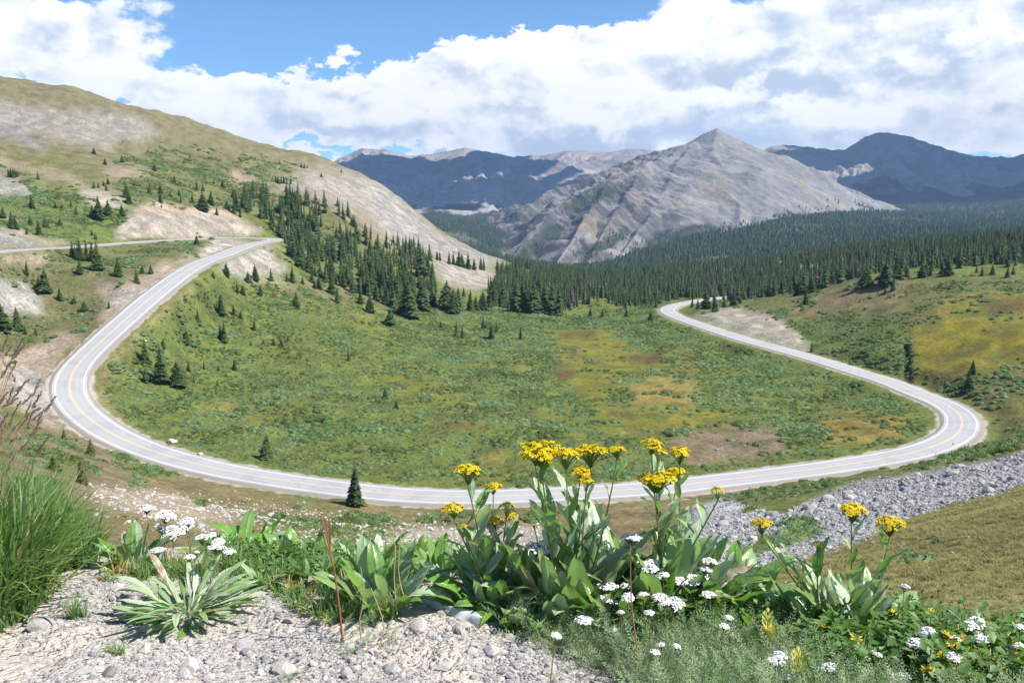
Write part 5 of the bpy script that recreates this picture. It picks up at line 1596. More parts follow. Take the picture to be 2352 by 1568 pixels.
vein = g.m('SINE', g.m('ADD', g.m('MULTIPLY', g.attr('along').outputs['Fac'], 75.0), g.m('MULTIPLY', rib, 14.0)))
c0 = g.mix(g.m('MULTIPLY', g.ramp(vein, .55, 1.0), .28), c0, (0.34, 0.42, 0.22))
edge_ = g.m('MULTIPLY', g.ramp(rib, .16, .0), g.ramp(n_, .50, .62))
c0 = g.mix(g.m('MULTIPLY', edge_, .7), c0, (0.24, 0.15, 0.05))
c0 = g.mix(g.m('MULTIPLY', geo.outputs['Backfacing'], .3), c0, (0.25, 0.36, 0.20))
finish(g, c0, 0.36, 0.6, bump(g, g.m('ADD', n_, rib), .35, .05), g.mix(1.0, c0, (1.15, 1.35, .55), 'MULTIPLY'), .3)

mat_stem, g = new_mat('green_stem')
hue = g.attr('hue', 'OBJECT').outputs['Fac']
c0 = g.mix(hue, (0.14, 0.22, 0.05), (0.25, 0.16, 0.09))
finish(g, c0, 0.6, 0.3)

mat_yel, g = new_mat('yellow_florets')
t_ = g.attr('tint').outputs['Fac']
c0 = g.mix(g.ramp(t_, .2, .8), (0.86, 0.64, 0.006), (0.82, 0.50, 0.005))
c0 = g.mix(g.ramp(t_, 1.2, 1.8), c0, (0.17, 0.26, 0.06))
finish(g, c0, 0.55, 0.2, None, g.mix(1.0, c0, (1.1, 1.1, .5), 'MULTIPLY'), .34)

mat_whi, g = new_mat('white_florets')
t_ = g.attr('tint').outputs['Fac']
c0 = g.mix(g.ramp(t_, .2, .8), (0.84, 0.82, 0.82), (0.56, 0.5, 0.4))
c0 = g.mix(g.ramp(t_, 1.2, 1.8), c0, (0.19, 0.25, 0.11))
finish(g, c0, 0.7, 0.2)

mat_fern, g = new_mat('yarrow_leaf')
t_in = g.attr('tint', 'INSTANCER').outputs['Fac']
oi = g.n('ShaderNodeObjectInfo').outputs['Random']
c0 = g.mix(g.m('ADD', g.m('MULTIPLY', t_in, .7), g.m('MULTIPLY', oi, .3)), (0.14, 0.225, 0.085), (0.40, 0.48, 0.31))
finish(g, c0, 0.65, 0.25, None, g.mix(1.0, c0, (1.2, 1.5, .5), 'MULTIPLY'), .25)

mat_gras, g = new_mat('grass_blade')
t_in = g.attr('tint', 'INSTANCER').outputs['Fac']
h_ = g.attr('tint').outputs['Fac']
c0 = g.mix(t_in, (0.080, 0.180, 0.032), (0.27, 0.37, 0.16))
c0 = g.mix(g.ramp(t_in, .85, 1.0), c0, (0.46, 0.36, 0.15))
finish(g, c0, 0.45, 0.4, None, g.mix(1.0, c0, (1.3, 1.5, .6), 'MULTIPLY'), .36)

mat_straw, g = new_mat('dry_straw')
hue = g.attr('hue', 'OBJECT').outputs['Fac']
c0 = g.mix(hue, (0.42, 0.33, 0.17), (0.27, 0.085, 0.05))
finish(g, c0, 0.7, 0.2)

mat_seed, g = new_mat('purple_seed_head')
oi = g.n('ShaderNodeObjectInfo').outputs['Random']
tco = g.n('ShaderNodeTexCoord').outputs['Object']
c0 = g.mix(g.noise(tco, 40, 3).outputs[0], (0.26, 0.15, 0.14), (0.52, 0.41, 0.34))
finish(g, c0, 0.8, 0.2, None, (0.4, 0.25, 0.2), .2)

mat_brown, g = new_mat('withered_brown')
tco = g.n('ShaderNodeTexCoord').outputs['Object']
c0 = g.mix(g.noise(tco, 30, 3).outputs[0], (0.10, 0.05, 0.02), (0.42, 0.20, 0.06))
finish(g, c0, 0.9, 0.1)


def leaf_mesh(seed, W, th0, bend, fold=.35, pet=.12, nl=9, name='leaf', twist=.3):
    r = np.random.default_rng(seed)
    s = np.linspace(0, 1, nl)
    th = th0 + bend * s + .10 * np.sin(s * 5 + r.uniform(0, 6))
    ds = 1 / (nl - 1)
    y = np.concatenate([[0], np.cumsum(np.sin((th[1:] + th[:-1]) / 2) * ds)])
    z = np.concatenate([[0], np.cumsum(np.cos((th[1:] + th[:-1]) / 2) * ds)])
    q = np.clip((s - pet) / (1 - pet), 0, 1)
    w = W * np.maximum(np.sin(math.pi * q ** .8), 0) ** .75 + .012 * (s < .98)
    a = np.array([-1, -.55, 0, .55, 1.0])
    up = np.stack([0 * s, -np.cos(th), np.sin(th)], 1)           # upper face points up and inwards
    tw = twist * s * r.uniform(-1, 1)
    V = np.zeros((nl, 5, 3))
    wav = .17 * W * np.sin(s[:, None] * r.uniform(8, 15) + a[None] * 2.2 + r.uniform(0, 6))
    lift = fold * np.abs(a)[None] * w[:, None] + wav * np.abs(a)[None]
    V[:, :, 0] = a[None] * w[:, None] * np.cos(tw)[:, None]
    V[:, :, 1] = y[:, None] + lift * up[:, 1:2]
    V[:, :, 2] = z[:, None] + lift * up[:, 2:3] + a[None] * w[:, None] * np.sin(tw)[:, None]
    A = np.tile(1 - np.abs(a), (nl, 1))
    return mesh_np(name, V.reshape(-1, 3), grid_faces(nl, 5), True, [mat_leaf], {'tint': A.ravel(), 'along': np.repeat(s, 5)})


UP = [leaf_mesh(600 + i, (.11, .13, .095, .14, .105)[i], (.18, .28, .4, .22, .08)[i], (.4, .3, .55, .8, .3)[i]) for i in range(5)]
ARC = [leaf_mesh(620 + i, (.13, .12, .15, .11)[i], (.35, .5, .3, .55)[i], (.9, 1.1, 1.4, .8)[i]) for i in range(4)]
FLAT = [leaf_mesh(640 + i, (.12, .10, .13)[i], (1.0, 1.15, .9)[i], (.6, .5, .9)[i]) for i in range(3)]
STRAP = [leaf_mesh(660 + i, (.044, .036, .05, .04)[i], (.8, 1.15, 1.35, .5)[i], (.7, .45, .2, 1.0)[i], .4, .38) for i in range(4)]


def put_leaf(parent, meshes, loc, yaw, L, hue, roll=0.0):
    o = add_obj('leaf', random.choice(meshes), parent, loc, (roll + random.uniform(-.25, .25), random.uniform(-.3, .3), yaw), (L * random.uniform(.8, 1.15), L, L))
    o['hue'] = float(hue)
    return o


def rand_hue(gl=.45):
    q = random.random()
    return 1.4 if q < .03 else random.uniform(.7, 1.0) if q < .03 + gl * .42 else random.uniform(.3, .7) if q < gl * .9 else random.uniform(0, .3)


def floret_cup(mb, c, d, R, r, cols, n_pet, ray):
    """one small flower: cup, disc and rays"""
    s = np.cross(d, (0.3, 1, .2))
    s /= np.linalg.norm(s)
    t = np.cross(d, s)
    th = np.arange(5) * 2 * math.pi / 5
    ring = lambda k, off: c + off * d + k * (np.cos(th)[:, None] * s + np.sin(th)[:, None] * t)
    V = np.concatenate([ring(R * .28, -R * 1.0), ring(R * .42, 0.0), [c + d * R * .35]])
    Fc = [(k, (k + 1) % 5, 5 + (k + 1) % 5) for k in range(5)] + [(k, 5 + (k + 1) % 5, 5 + k) for k in range(5)]
    mb.add(V, np.array(Fc), np.concatenate([np.full(5, cols[2]), np.full(5, cols[2])] + [[cols[1]]]))
    mb.add(np.concatenate([ring(R * .42, R * .1), [c + d * R * .4]]), np.array([(k, (k + 1) % 5, 5) for k in range(5)]), cols[1])
    for k in range(n_pet):
        a = 2 * math.pi * k / n_pet + r.uniform(-.25, .25)
        e = math.cos(a) * s + math.sin(a) * t
        f = -math.sin(a) * s + math.cos(a) * t
        w = R * ray
        up = d * R * r.uniform(-.05, .45)
        mb.add(np.array([c + e * R * .25 + d * R * .12, c + e * R * .75 + f * w + up * .6, c + e * R * r.uniform(.95, 1.2) + up, c + e * R * .75 - f * w + up * .6]), np.array([(0, 1, 2), (0, 2, 3)]), cols[0])


def corymb(seed, n, spread, dome, fR, cols, n_pet, ray, mat, stalk=.9, name='flower_head'):
    """domed head of small flowers on thin stalks, unit width; the stalks meet at the origin"""
    r = np.random.default_rng(seed)
    mb = MB()
    P_ = []
    tries = 0
    while len(P_) < n and tries < 4000:
        tries += 1
        a, q = r.uniform(0, 6.28), math.sqrt(r.random()) * .5
        lump = .06 * math.sin(a * 3 + seed) + .05 * math.sin(a * 5 + 2 * seed)
        c = np.array((q * math.cos(a) * (1 + lump * 2), q * math.sin(a) * (1 + lump), stalk + dome * (1 - (q / .5) ** 2) + r.normal(0, .025) - spread * r.random() * .12))
        if all(np.linalg.norm(c - p) > fR * 1.0 for p in P_):
            P_.append(c)
    for c in P_:
        d = np.array((c[0] * .9, c[1] * .9, .75)) + r.normal(0, .18, 3)
        d /= np.linalg.norm(d)
        floret_cup(mb, c, d, fR * r.uniform(.8, 1.15), r, cols, n_pet, ray)
        if r.random() < .55:
            V, Fc = tube([(0, 0, 0), tuple(c * (.45, .45, .55)), tuple(c - d * fR)], .012, 3)
            mb.add(V, Fc, cols[2])
    return mb.mesh(name, [mat], False)


YH = [corymb(700 + i, (70, 50, 34, 95)[i], .6, (.22, .2, .3, .16)[i], (.075, .088, .105, .065)[i], (0, 1, 2), 7, .30, mat_yel, (.55, .6, .8, .45)[i]) for i in range(4)]
WH = [corymb(720 + i, (95, 70, 46, 130)[i], .5, (.16, .2, .22, .12)[i], (.068, .08, .10, .058)[i], (0, .45, 2), 5, .62, mat_whi, (.5, .55, .6, .42)[i]) for i in range(4)]


def stem_mesh(pts, r0, r1, mat, sides=6):
    mb = MB()
    k = np.linspace(0, 1, len(pts))
    V, Fc = tube(pts, r0 + (r1 - r0) * k, sides)
    mb.add(V, Fc)
    return mb.mesh('stem', [mat])


def curve_pts(a, b, sag, n=7, side=None):
    a, b = np.asarray(a, float), np.asarray(b, float)
    t = np.linspace(0, 1, n)[:, None]
    p = a * (1 - t) + b * t
    side = np.array((random.uniform(-1, 1), random.uniform(-1, 1), 0)) if side is None else np.asarray(side, float)
    return p + side * sag * np.sin(t * math.pi) * np.linalg.norm(b - a)


def ragwort(name, label, base, heads, leaves, group='tall yellow ragworts', cat='plant', stem_w=.0042):
    """heads: (X, Y, width) seen; leaves: list of (meshes, count, length lo, hi, radius, share of glaucous leaves with painted sheen)"""
    bx = near(*base)
    t = thing(name, label, cat, bx, group=group)
    for hx, hy, hw in heads:
        d = bx[1] + random.uniform(-.10, .14)
        W = hw / F * d * 1.18
        top = P(hx, hy, d) - bx
        vi = 3 if hw > 60 else 2 if hw < 34 else random.choice((0, 1, 0))
        st = (.55, .6, .8, .45)[vi]
        end = top - np.array((0, 0, W * (st + .12)))
        foot = np.array((random.uniform(-.05, .05) + .25 * end[0] * .4, random.uniform(-.05, .05), 0.0))
        pts = curve_pts(foot, end, random.uniform(.01, .05))
        so_ = add_obj('stem', stem_mesh(pts, stem_w, stem_w * .6, mat_stem), t)
        so_['hue'] = random.uniform(0, .3)
        add_obj('flower_head', YH[vi], so_, tuple(end), (random.uniform(-.15, .15), random.uniform(-.15, .15), random.uniform(0, 6.28)), (W, W, W))
        ln = np.linalg.norm(end)
        for q in np.linspace(.16, .86, 8 if ln > .35 else 4):
            i = int(q * 6)
            p = pts[i] * (1 - (q * 6 - i)) + pts[min(i + 1, 6)] * (q * 6 - i)
            put_leaf(t, UP[:3], tuple(p), random.uniform(0, 6.28), random.uniform(.09, .17) * (1.3 - .75 * q) * (1.3 if ln > .35 else .9), rand_hue(.85), random.uniform(-.35, .0))
    for meshes, n, lo, hi, rad, gl in leaves:
        for i in range(n):
            a = random.uniform(0, 6.28)
            q = rad * math.sqrt(random.random())
            # leaves point away from the middle of the plant
            put_leaf(t, meshes, (q * math.cos(a), q * math.sin(a) * .7, random.uniform(-.02, .02)), a - math.pi / 2 + random.uniform(-.5, .5), random.uniform(lo, hi), rand_hue(gl))
    return t


ragwort('ragwort', 'tallest ragwort in the middle, broad yellow heads over big grey-green leaves', (1320, 1418), [(1242, 1020, 84), (1300, 1036, 56), (1357, 1026, 76), (1418, 1028, 36), (1332, 1074, 44), (1346, 1100, 30), (1230, 1042, 40)],
        [(UP, 20, .30, .43, .17, 1.0), (UP, 60, .12, .29, .22, 1.0), (ARC, 52, .15, .30, .24, .9), (FLAT, 22, .16, .28, .24, .4)])
ragwort('ragwort', 'ragwort with a wide flat yellow head, right half of the big middle clump', (1520, 1408), [(1496, 1014, 44), (1510, 1030, 30), (1562, 1030, 48), (1510, 1086, 76), (1556, 1078, 44), (1650, 1122, 26)],
        [(UP, 14, .28, .38, .15, 1.0), (UP, 54, .12, .28, .22, .95), (ARC, 48, .15, .30, .24, .7), (FLAT, 20, .18, .3, .24, .3)])
ragwort('ragwort', 'shorter ragwort with small yellow heads at the left edge of the middle clump', (1150, 1392), [(1075, 1072, 54), (1133, 1112, 34), (1043, 1160, 46), (1163, 1158, 32), (1138, 1190, 34), (1178, 1186, 32), (1066, 1206, 14)],
        [(UP, 26, .12, .28, .16, .7), (ARC, 28, .14, .28, .18, .5), (FLAT, 8, .18, .28, .15, .1)])
ragwort('leafy_plant', 'leafy flowerless plant filling the right flank of the middle clump', (1645, 1415), [], [(UP, 12, .18, .34, .15, .3), (ARC, 16, .2, .32, .16, .2), (FLAT, 8, .2, .3, .15, .1)], 'leaf rosettes without flowers')
ragwort('ragwort', 'separate ragwort on the right with four small ragged yellow heads', (1935, 1478), [(1752, 1196, 46), (1880, 1246, 24), (1958, 1160, 54), (2046, 1192, 56)],
        [(UP, 46, .13, .28, .22, .9), (ARC, 24, .16, .28, .25, .3), (FLAT, 6, .16, .26, .2, .1)], stem_w=.0038)
ragwort('leafy_plant', 'low plant of broad dark leaves between the middle clump and the right ragwort', (1740, 1450), [], [(FLAT, 12, .2, .34, .1, .15), (ARC, 10, .16, .28, .12, .2)], 'leaf rosettes without flowers')
ragwort('leafy_plant', 'bright green low rosette just left of the middle clump, above the plastic strip', (1010, 1328), [], [(ARC, 18, .13, .22, .08, .25), (UP, 8, .13, .2, .08, .2)], 'leaf rosettes without flowers')
ragwort('leafy_plant', 'upright greyish leaf clump behind the red dock stalk', (880, 1400), [], [(UP, 16, .16, .28, .12, .7), (ARC, 14, .14, .26, .12, .5), (STRAP, 12, .2, .3, .1, .5)], 'leaf rosettes without flowers')
ragwort('leafy_plant', 'small leafy plant on the lip behind the red dock stalk', (850, 1310), [], [(UP, 9, .1, .18, .1, .4), (ARC, 10, .12, .2, .1, .3)], 'leaf rosettes without flowers')
ragwort('leafy_plant', 'wide dark green rosette on the lip, right of the white yarrow', (570, 1282), [], [(ARC, 24, .16, .28, .14, .3), (UP, 10, .14, .22, .1, .3), (FLAT, 10, .16, .26, .14, .15)], 'leaf rosettes without flowers')
ragwort('leafy_plant', 'tangled leafy rosette on the lip beside the wide dark one', (680, 1290), [], [(ARC, 20, .12, .22, .14, .2), (UP, 10, .1, .2, .14, .4), (FLAT, 6, .12, .2, .12, .1)], 'leaf rosettes without flowers')
ragwort('leafy_plant', 'small upright leafy plant with withered heads beside the tall grass', (305, 1298), [], [(UP, 10, .12, .22, .06, .4), (ARC, 8, .12, .2, .07, .2)], 'leaf rosettes without flowers')
ragwort('leafy_plant', 'large splayed rosette of narrow strap leaves on the gravel', (432, 1412), [], [(STRAP, 120, .13, .29, .06, .8)], 'leaf rosettes without flowers')


for nm_, lb_, b_, lv_ in (('leafy_plant', 'low bright green leafy plant left of the red dock stalk', (735, 1345), [(ARC, 16, .1, .18, .09, .3), (UP, 10, .08, .16, .08, .4)]), ('leafy_plant', 'small rosette of pale leaves between the strap-leaved rosette and the wide dark one', (610, 1345), [(ARC, 12, .08, .15, .07, .6), (FLAT, 6, .08, .14, .06, .3)]),
                       ('leafy_plant', 'small leafy plant on the lip left of the bright low rosette', (945, 1300), [(UP, 8, .09, .18, .05, .2), (ARC, 8, .1, .18, .06, .2)]), ('leafy_plant', 'mat of dark toothed leaves at the front foot of the middle clump', (1215, 1432), [(ARC, 18, .08, .15, .13, .1), (FLAT, 14, .08, .16, .13, .1)]),
                       ('leafy_plant', 'dark green leafy plant right behind the large yarrow patch', (1440, 1432), [(ARC, 18, .12, .24, .15, .3), (UP, 12, .12, .24, .15, .5)])):
    ragwort(nm_, lb_, b_, [], lv_, 'leaf rosettes without flowers')


# ---- yarrow
def fern_mb(seed, n=15, W=.13, bend=.9):
    r = np.random.default_rng(seed)
    mb = MB()
    s = np.linspace(0, 1, n)
    th = .15 + bend * s
    y = np.concatenate([[0], np.cumsum(np.sin(th[1:]) / (n - 1))])
    z = np.concatenate([[0], np.cumsum(np.cos(th[1:]) / (n - 1))])
    sp = np.stack([.03 * np.sin(s * 4 + r.uniform(0, 6)), y, z], 1)
    V, Fc = tube(sp[::3], .006, 3)
    mb.add(V, Fc)
    for i in range(1, n):
        w = W * math.sin(math.pi * (s[i] * .82 + .15)) ** .8
        for sg in (-1, 1):
            d = np.array((sg, 0, 0)) + .55 * (sp[i] - sp[i - 1]) * (n - 1) + r.normal(0, .25, 3)
            d /= np.linalg.norm(d)
            f = np.cross(d, (0.2, -.6, .7)) * .010
            mb.add(np.array([sp[i] - f * .6, sp[i] + d * w * .55 + f, sp[i] + d * w, sp[i] + d * w * .55 - f]), np.array([(0, 1, 2), (0, 2, 3)]))
            for q in (.35, .65):
                e = d * .5 + np.array((0, math.sin(th[i]), math.cos(th[i]))) * .7 + r.normal(0, .35, 3)
                c = sp[i] + d * w * q
                mb.add(np.array([c, c + e * w * .45 + f * .7, c + e * w * .5 - f * .7]), np.array([(0, 1, 2)]))
    return mb


FERN = [fern_mb(740 + i, 15, (.13, .11, .15, .10)[i], (.5, 1.0, 1.4, .3)[i]).mesh('leaf', [mat_fern], False) for i in range(4)]
YA, YB, YL = [(1231, 1256, 50), (1250, 1243, 24), (1450, 1233, 47), (1493, 1293, 43), (1524, 1320, 29), (1628, 1288, 31), (1619, 1306, 29), (1582, 1327, 70), (1616, 1322, 40), (1559, 1330, 29), (1340, 1340, 48), (1327, 1353, 18), (1395, 1345, 42), (1436, 1344, 22), (1393, 1374, 35), (1443, 1367, 26), (1479, 1365, 26),
                (1515, 1371, 34), (1546, 1381, 40), (1528, 1384, 24), (1627, 1363, 29), (1551, 1402, 13), (1491, 1406, 21), (1426, 1405, 16), (1341, 1423, 36), (1412, 1445, 12), (1502, 1496, 21), (1520, 1480, 22), (1551, 1482, 18), (1275, 1456, 22), (1672, 1417, 18), (1662, 1436, 22), (1254, 1340, 12)], \
    [(1778, 1517, 30), (2134, 1448, 33), (2104, 1473, 34), (2200, 1467, 30), (2189, 1506, 33), (2227, 1436, 36), (2243, 1425, 36), (2255, 1463, 45), (2342, 1437, 22), (2342, 1481, 22), (2015, 1502, 18), (1904, 1529, 33), (1783, 1518, 33), (1790, 1502, 27), (1805, 1553, 22), (2066, 1552, 48), (2077, 1346, 21)], \
    [(336, 1165, 29), (378, 1180, 38), (396, 1217, 44), (427, 1204, 30), (432, 1194, 28), (372, 1216, 20), (370, 1206, 12), (465, 1234, 30), (487, 1226, 18), (501, 1241, 25), (495, 1256, 36), (524, 1264, 24), (362, 1262, 29), (435, 1277, 22), (451, 1267, 10)]
BIGW = {(1582, 1327): 'broadest white yarrow head, in front of the ragwort leaves', (1231, 1256): 'white yarrow head set against the big leaves of the tallest ragwort', (1450, 1233): 'highest white yarrow head, on a thin dry stem before the middle clump',
        (1340, 1340): 'white yarrow head at the left front of the large yarrow patch', (2066, 1552): 'large white yarrow head at the bottom edge below the right ragwort', (2077, 1346): 'single small yarrow head right of the ragwort, against the brown slope', (1341, 1423): 'low white yarrow head over the gravel at the left of its patch', (1493, 1293): 'flat white yarrow head in front of the thick ragwort stem',
        (396, 1217): 'widest white yarrow head beside the tall grass on the left', (362, 1262): 'browning yarrow head above the splayed strap-leaved rosette'}
YMARK = [(1582, 1327, 'the broadest yarrow head'), (1231, 1256, 'the yarrow on the tallest ragwort'), (1450, 1233, 'the highest yarrow head'), (1340, 1340, 'the yarrow at the left front'), (2066, 1552, 'the large yarrow at the bottom edge'), (1341, 1423, 'the low yarrow over the gravel'), (1493, 1293, 'the flat yarrow by the thick stem'), (396, 1217, 'the widest left-hand yarrow'), (362, 1262, 'the browning yarrow head'),
         (1762, 1430, 'the taller pale paintbrush'), (1832, 1515, 'the lower pale paintbrush'), (2200, 1455, 'the thick knot of yellow daisies'), (2077, 1346, 'the yarrow against the brown slope')]
for lst, grp, lab, low in ((YA, 'yarrow in front of the middle ragworts', 'white yarrow in the dense patch in front of the big ragworts', 1475), (YB, 'yarrow among the yellow daisies', 'white yarrow among the leafy yellow-flowered growth at lower right', 1580), (YL, 'yarrow behind the strap-leaved rosette', 'white yarrow on the lip behind the splayed strap-leaved rosette', 1330)):
    for X, Y, w in lst:
        by = min(max(Y + random.uniform(75, 130), low - 60), 1610)
        bs = near(X + random.uniform(-18, 18), by)
        d = bs[1] + random.uniform(-.03, .05)
        W = w / F * d * 1.18
        vi = 3 if w > 44 else 2 if w < 22 else random.choice((0, 1))
        top = P(X, Y, d) - bs
        end = top - np.array((0, 0, W * ((.5, .55, .6, .42)[vi] + .02)))
        t = thing('yarrow', BIGW.get((X, Y)) or auto_label('yarrow head', 'small white' if w < 23 else 'medium white' if w < 36 else 'wide white', X, Y, YMARK, TAKEN, lab), 'flower', bs, group=grp)
        pts = curve_pts((0, 0, -.01), end, random.uniform(.01, .06))
        s_ = add_obj('stem', stem_mesh(pts, .0021, .0013, mat_stem, 4), t)
        s_['hue'] = random.uniform(.3, 1.0)
        add_obj('flower_head', WH[vi], s_, tuple(end), (random.uniform(-.25, .25), random.uniform(-.25, .25), random.uniform(0, 6.28)), (W, W, W))
        for q in (.05, .3, .5, .72):
            p = pts[int(q * 6)]
            add_obj('leaf', random.choice(FERN), t, tuple(p), (random.uniform(-.4, .1), 0, random.uniform(0, 6.28)), random.uniform(.05, .11))

# ---- ground cover at our feet
x, y, r = sample_world(160000, -.80, .80, 2.0, 5.2, 61)
z = ground_z(x, y)


def pick(poly, p=1.0, blur=2, nmax=None):
    m = poly_mask(poly, blur)
    X, Y = proj(x, y, z)
    i = np.clip(((Y - ZY0) / ZS).astype(int), 0, ZH - 1)
    j = np.clip(((X - ZX0) / ZS).astype(int), 0, ZW - 1)
    k = np.nonzero(r.random(len(x)) < m[i, j] * p)[0]
    return k if nmax is None else k[:nmax]


def cover(name, label, k, protos, lo, hi, tint, tilt=.3):
    n = len(k)
    s = r.uniform(lo, hi, n)[:, None] * np.ones(3)
    o = scatter(name, np.stack([x[k], y[k], z[k] - .004], 1), np.stack([r.normal(0, tilt, n), r.normal(0, tilt, n), r.uniform(0, 6.28, n)], 1), s, r.integers(0, len(protos), n), np.clip(tint(n), 0, 1), protos)
    o['label'] = label
    return o


def tuft(seed, n, lean, w, spread, segs=5):
    rr = np.random.default_rng(seed)
    mb = MB()
    for i in range(n):
        a = rr.uniform(0, 6.28)
        L = rr.uniform(.55, 1.0)
        b = rr.normal(0, spread, 2)
        s = np.linspace(0, 1, segs)
        th = rr.uniform(0, .3) + lean * rr.uniform(.4, 1.4) * s ** 1.3
        hx = np.concatenate([[0], np.cumsum(np.sin(th[1:]) * L / (segs - 1))])
        hz = np.concatenate([[0], np.cumsum(np.cos(th[1:]) * L / (segs - 1))])
        p = np.stack([b[0] + hx * math.cos(a), b[1] + hx * math.sin(a), hz], 1)
        sd = np.array((-math.sin(a), math.cos(a), 0)) * w
        k = (1 - s ** 2)[:, None]
        V = np.concatenate([p[:-1] + sd * k[:-1], p[:-1] - sd * k[:-1], p[-1:]])
        m = segs - 1
        Fc = [(q, q + 1, m + q + 1) for q in range(m - 1)] + [(q, m + q + 1, m + q) for q in range(m - 1)] + [(m - 1, 2 * m, 2 * m - 1)]
        mb.add(V, np.array(Fc))
    return mb.mesh('tuft', [mat_gras], False)


def herb(seed):
    rr = np.random.default_rng(seed)
    mb = MB()
    for i in range(16):
        a, hh = rr.uniform(0, 6.28), rr.uniform(.1, 1.0)
        c = np.array((math.cos(a), math.sin(a), 0)) * rr.uniform(.02, .25) + np.array((0, 0, hh))
        d = np.array((math.cos(a), math.sin(a), rr.uniform(.1, .9)))
        d /= np.linalg.norm(d)
        s = np.array((-math.sin(a), math.cos(a), 0)) * rr.uniform(.06, .11)
        L = rr.uniform(.2, .38)
        mb.add(np.array([c, c + d * L * .5 + s, c + d * L + (0, 0, -.05), c + d * L * .5 - s, c + d * L * .5 - (0, 0, .04)]), np.array([(0, 1, 4), (1, 2, 4), (2, 3, 4), (3, 0, 4)]))
    V, Fc = tube([(0, 0, 0), (.02, 0, .5), (0, .02, 1.0)], .012, 3)
    mb.add(V, Fc)
    return mb.mesh('herb', [mat_gras], True)


HERB = [herb(840 + i) for i in range(3)]
TALL = [tuft(800 + i, 16, (.7, 1.1, 1.5, .9)[i], .0135, .07, 6) for i in range(4)]
SHORT = [tuft(820 + i, 14, (.9, 1.3, .7)[i], .022, .10, 4) for i in range(3)]
k = pick([(-420, 1270), (-200, 1260), (0, 1275), (70, 1285), (85, 1340), (65, 1400), (10, 1440), (-420, 1480)], .24)
cover('grass', 'tall lush green grass at the left edge', k, TALL, .32, .60, lambda n: r.beta(1.8, 2.0, n) * .84 + (r.random(n) < .06) * .9, .2)
k = pick([(60, 1265), (170, 1266), (205, 1280), (170, 1310), (90, 1330)], .12)
cover('grass', 'shorter green grass fringing the tall grass on the left', k, TALL, .18, .38, lambda n: r.beta(1.6, 2.4, n) + (r.random(n) < .06) * .9, .2)
k = pick([(240, 1290), (400, 1300), (520, 1290), (760, 1290), (960, 1330), (900, 1420), (740, 1440), (690, 1400), (560, 1330), (430, 1340), (260, 1330)], .085)
cover('grass', 'sparse short grass between the leaf rosettes', k, SHORT, .05, .14, lambda n: r.beta(2, 2, n) + (r.random(n) < .15) * .9, .25)
k = pick([(470, 1262), (760, 1275), (960, 1290), (970, 1340), (760, 1340), (500, 1320)], .05)
cover('leafy_ground_cover', 'low leafy growth on the lip among the leaf rosettes', k, HERB, .05, .12, lambda n: .7 * r.beta(1.6, 2.0, n), .3)
k = pick([(640, 1300), (760, 1320), (900, 1420), (980, 1460), (900, 1500), (760, 1480), (740, 1400), (620, 1340)], .05)
cover('yarrow_leaves', 'feathery yarrow leaves round the red dock stalk', k, FERN, .05, .12, lambda n: r.beta(2, 2, n), .5)
k = pick([(1170, 1410), (1240, 1400), (1330, 1420), (1500, 1430), (1700, 1450), (1800, 1490), (2000, 1520), (2352, 1540), (2700, 1560), (2700, 1680), (1480, 1690), (1440, 1570), (1330, 1530), (1240, 1480), (1170, 1450)], .26)
cover('yarrow_leaves', 'dense feathery grey-green yarrow leaves at lower right', k, FERN, .08, .19, lambda n: r.beta(2.2, 2, n), .45)


k = pick([(1830, 1480), (2000, 1470), (2080, 1450), (2200, 1480), (2352, 1500), (2700, 1510), (2700, 1640), (2352, 1640), (2000, 1590), (1850, 1540)], .10)
cover('leafy_ground_cover', 'bright leafy green growth under the yellow daisies at lower right', k, HERB, .07, .17, lambda n: .55 * r.beta(1.6, 2.4, n), .25)
k = pick([(1160, 1360), (1500, 1380), (1760, 1420), (1900, 1470), (1500, 1450), (1200, 1420)], .04)
cover('leafy_ground_cover', 'shadowy low leaves under the big ragworts', k, HERB, .06, .14, lambda n: .4 * r.beta(1.6, 2.4, n), .25)

# ---- yellow daisies
def daisy(seed):
    mb = MB()
    floret_cup(mb, np.array((0, 0, .1)), np.array((.1, -.35, .93)), .5, np.random.default_rng(seed), (0, 1, 2), 10, .14)
    return mb.mesh('flower_head', [mat_yel], False)


DAI = [daisy(860 + i) for i in range(4)]
DPOS = [(2055, 1410), (2078, 1399), (2096, 1424), (2060, 1448), (2042, 1462), (1957, 1482), (1966, 1470), (1884, 1438), (2135, 1404), (2164, 1436), (2176, 1462), (2190, 1458), (2200, 1448), (2210, 1466), (2222, 1456), (2186, 1478), (2215, 1484), (2292, 1468), (2280, 1512), (2290, 1520), (2238, 1552), (2300, 1556), (2278, 1548), (2336, 1446), (2312, 1470), (2330, 1505), (2252, 1500), (1405, 1329), (2230, 1530), (2345, 1540), (2180, 1540)]
_q = random.Random(5)
DPOS += [(_q.randint(2130, 2345), _q.randint(1430, 1550)) for _ in range(26)]
for i, (X, Y) in enumerate(DPOS):
    bs = near(X + random.uniform(-10, 10), min(Y + random.uniform(55, 90), 1610))
    d = bs[1]
    top = P(X, Y, d) - bs
    lb = 'orange-yellow daisy alone among the yarrow below the tallest ragwort' if X == 1405 else 'yellow daisy just left of the bright leafy growth, under the right ragwort' if X < 1990 else 'small yellow daisy in the bright leafy growth at lower right'
    t = thing('yellow_daisy', lb, 'flower', bs, group='yellow daisies at lower right')
    s_ = add_obj('stem', stem_mesh(curve_pts((0, 0, -.01), top, .05), .0018, .0012, mat_stem, 4), t)
    s_['hue'] = .1
    add_obj('flower_head', DAI[i % 4], s_, tuple(top), (random.uniform(-.4, .4), random.uniform(-.4, .4), random.uniform(0, 6)), random.uniform(.034, .052))

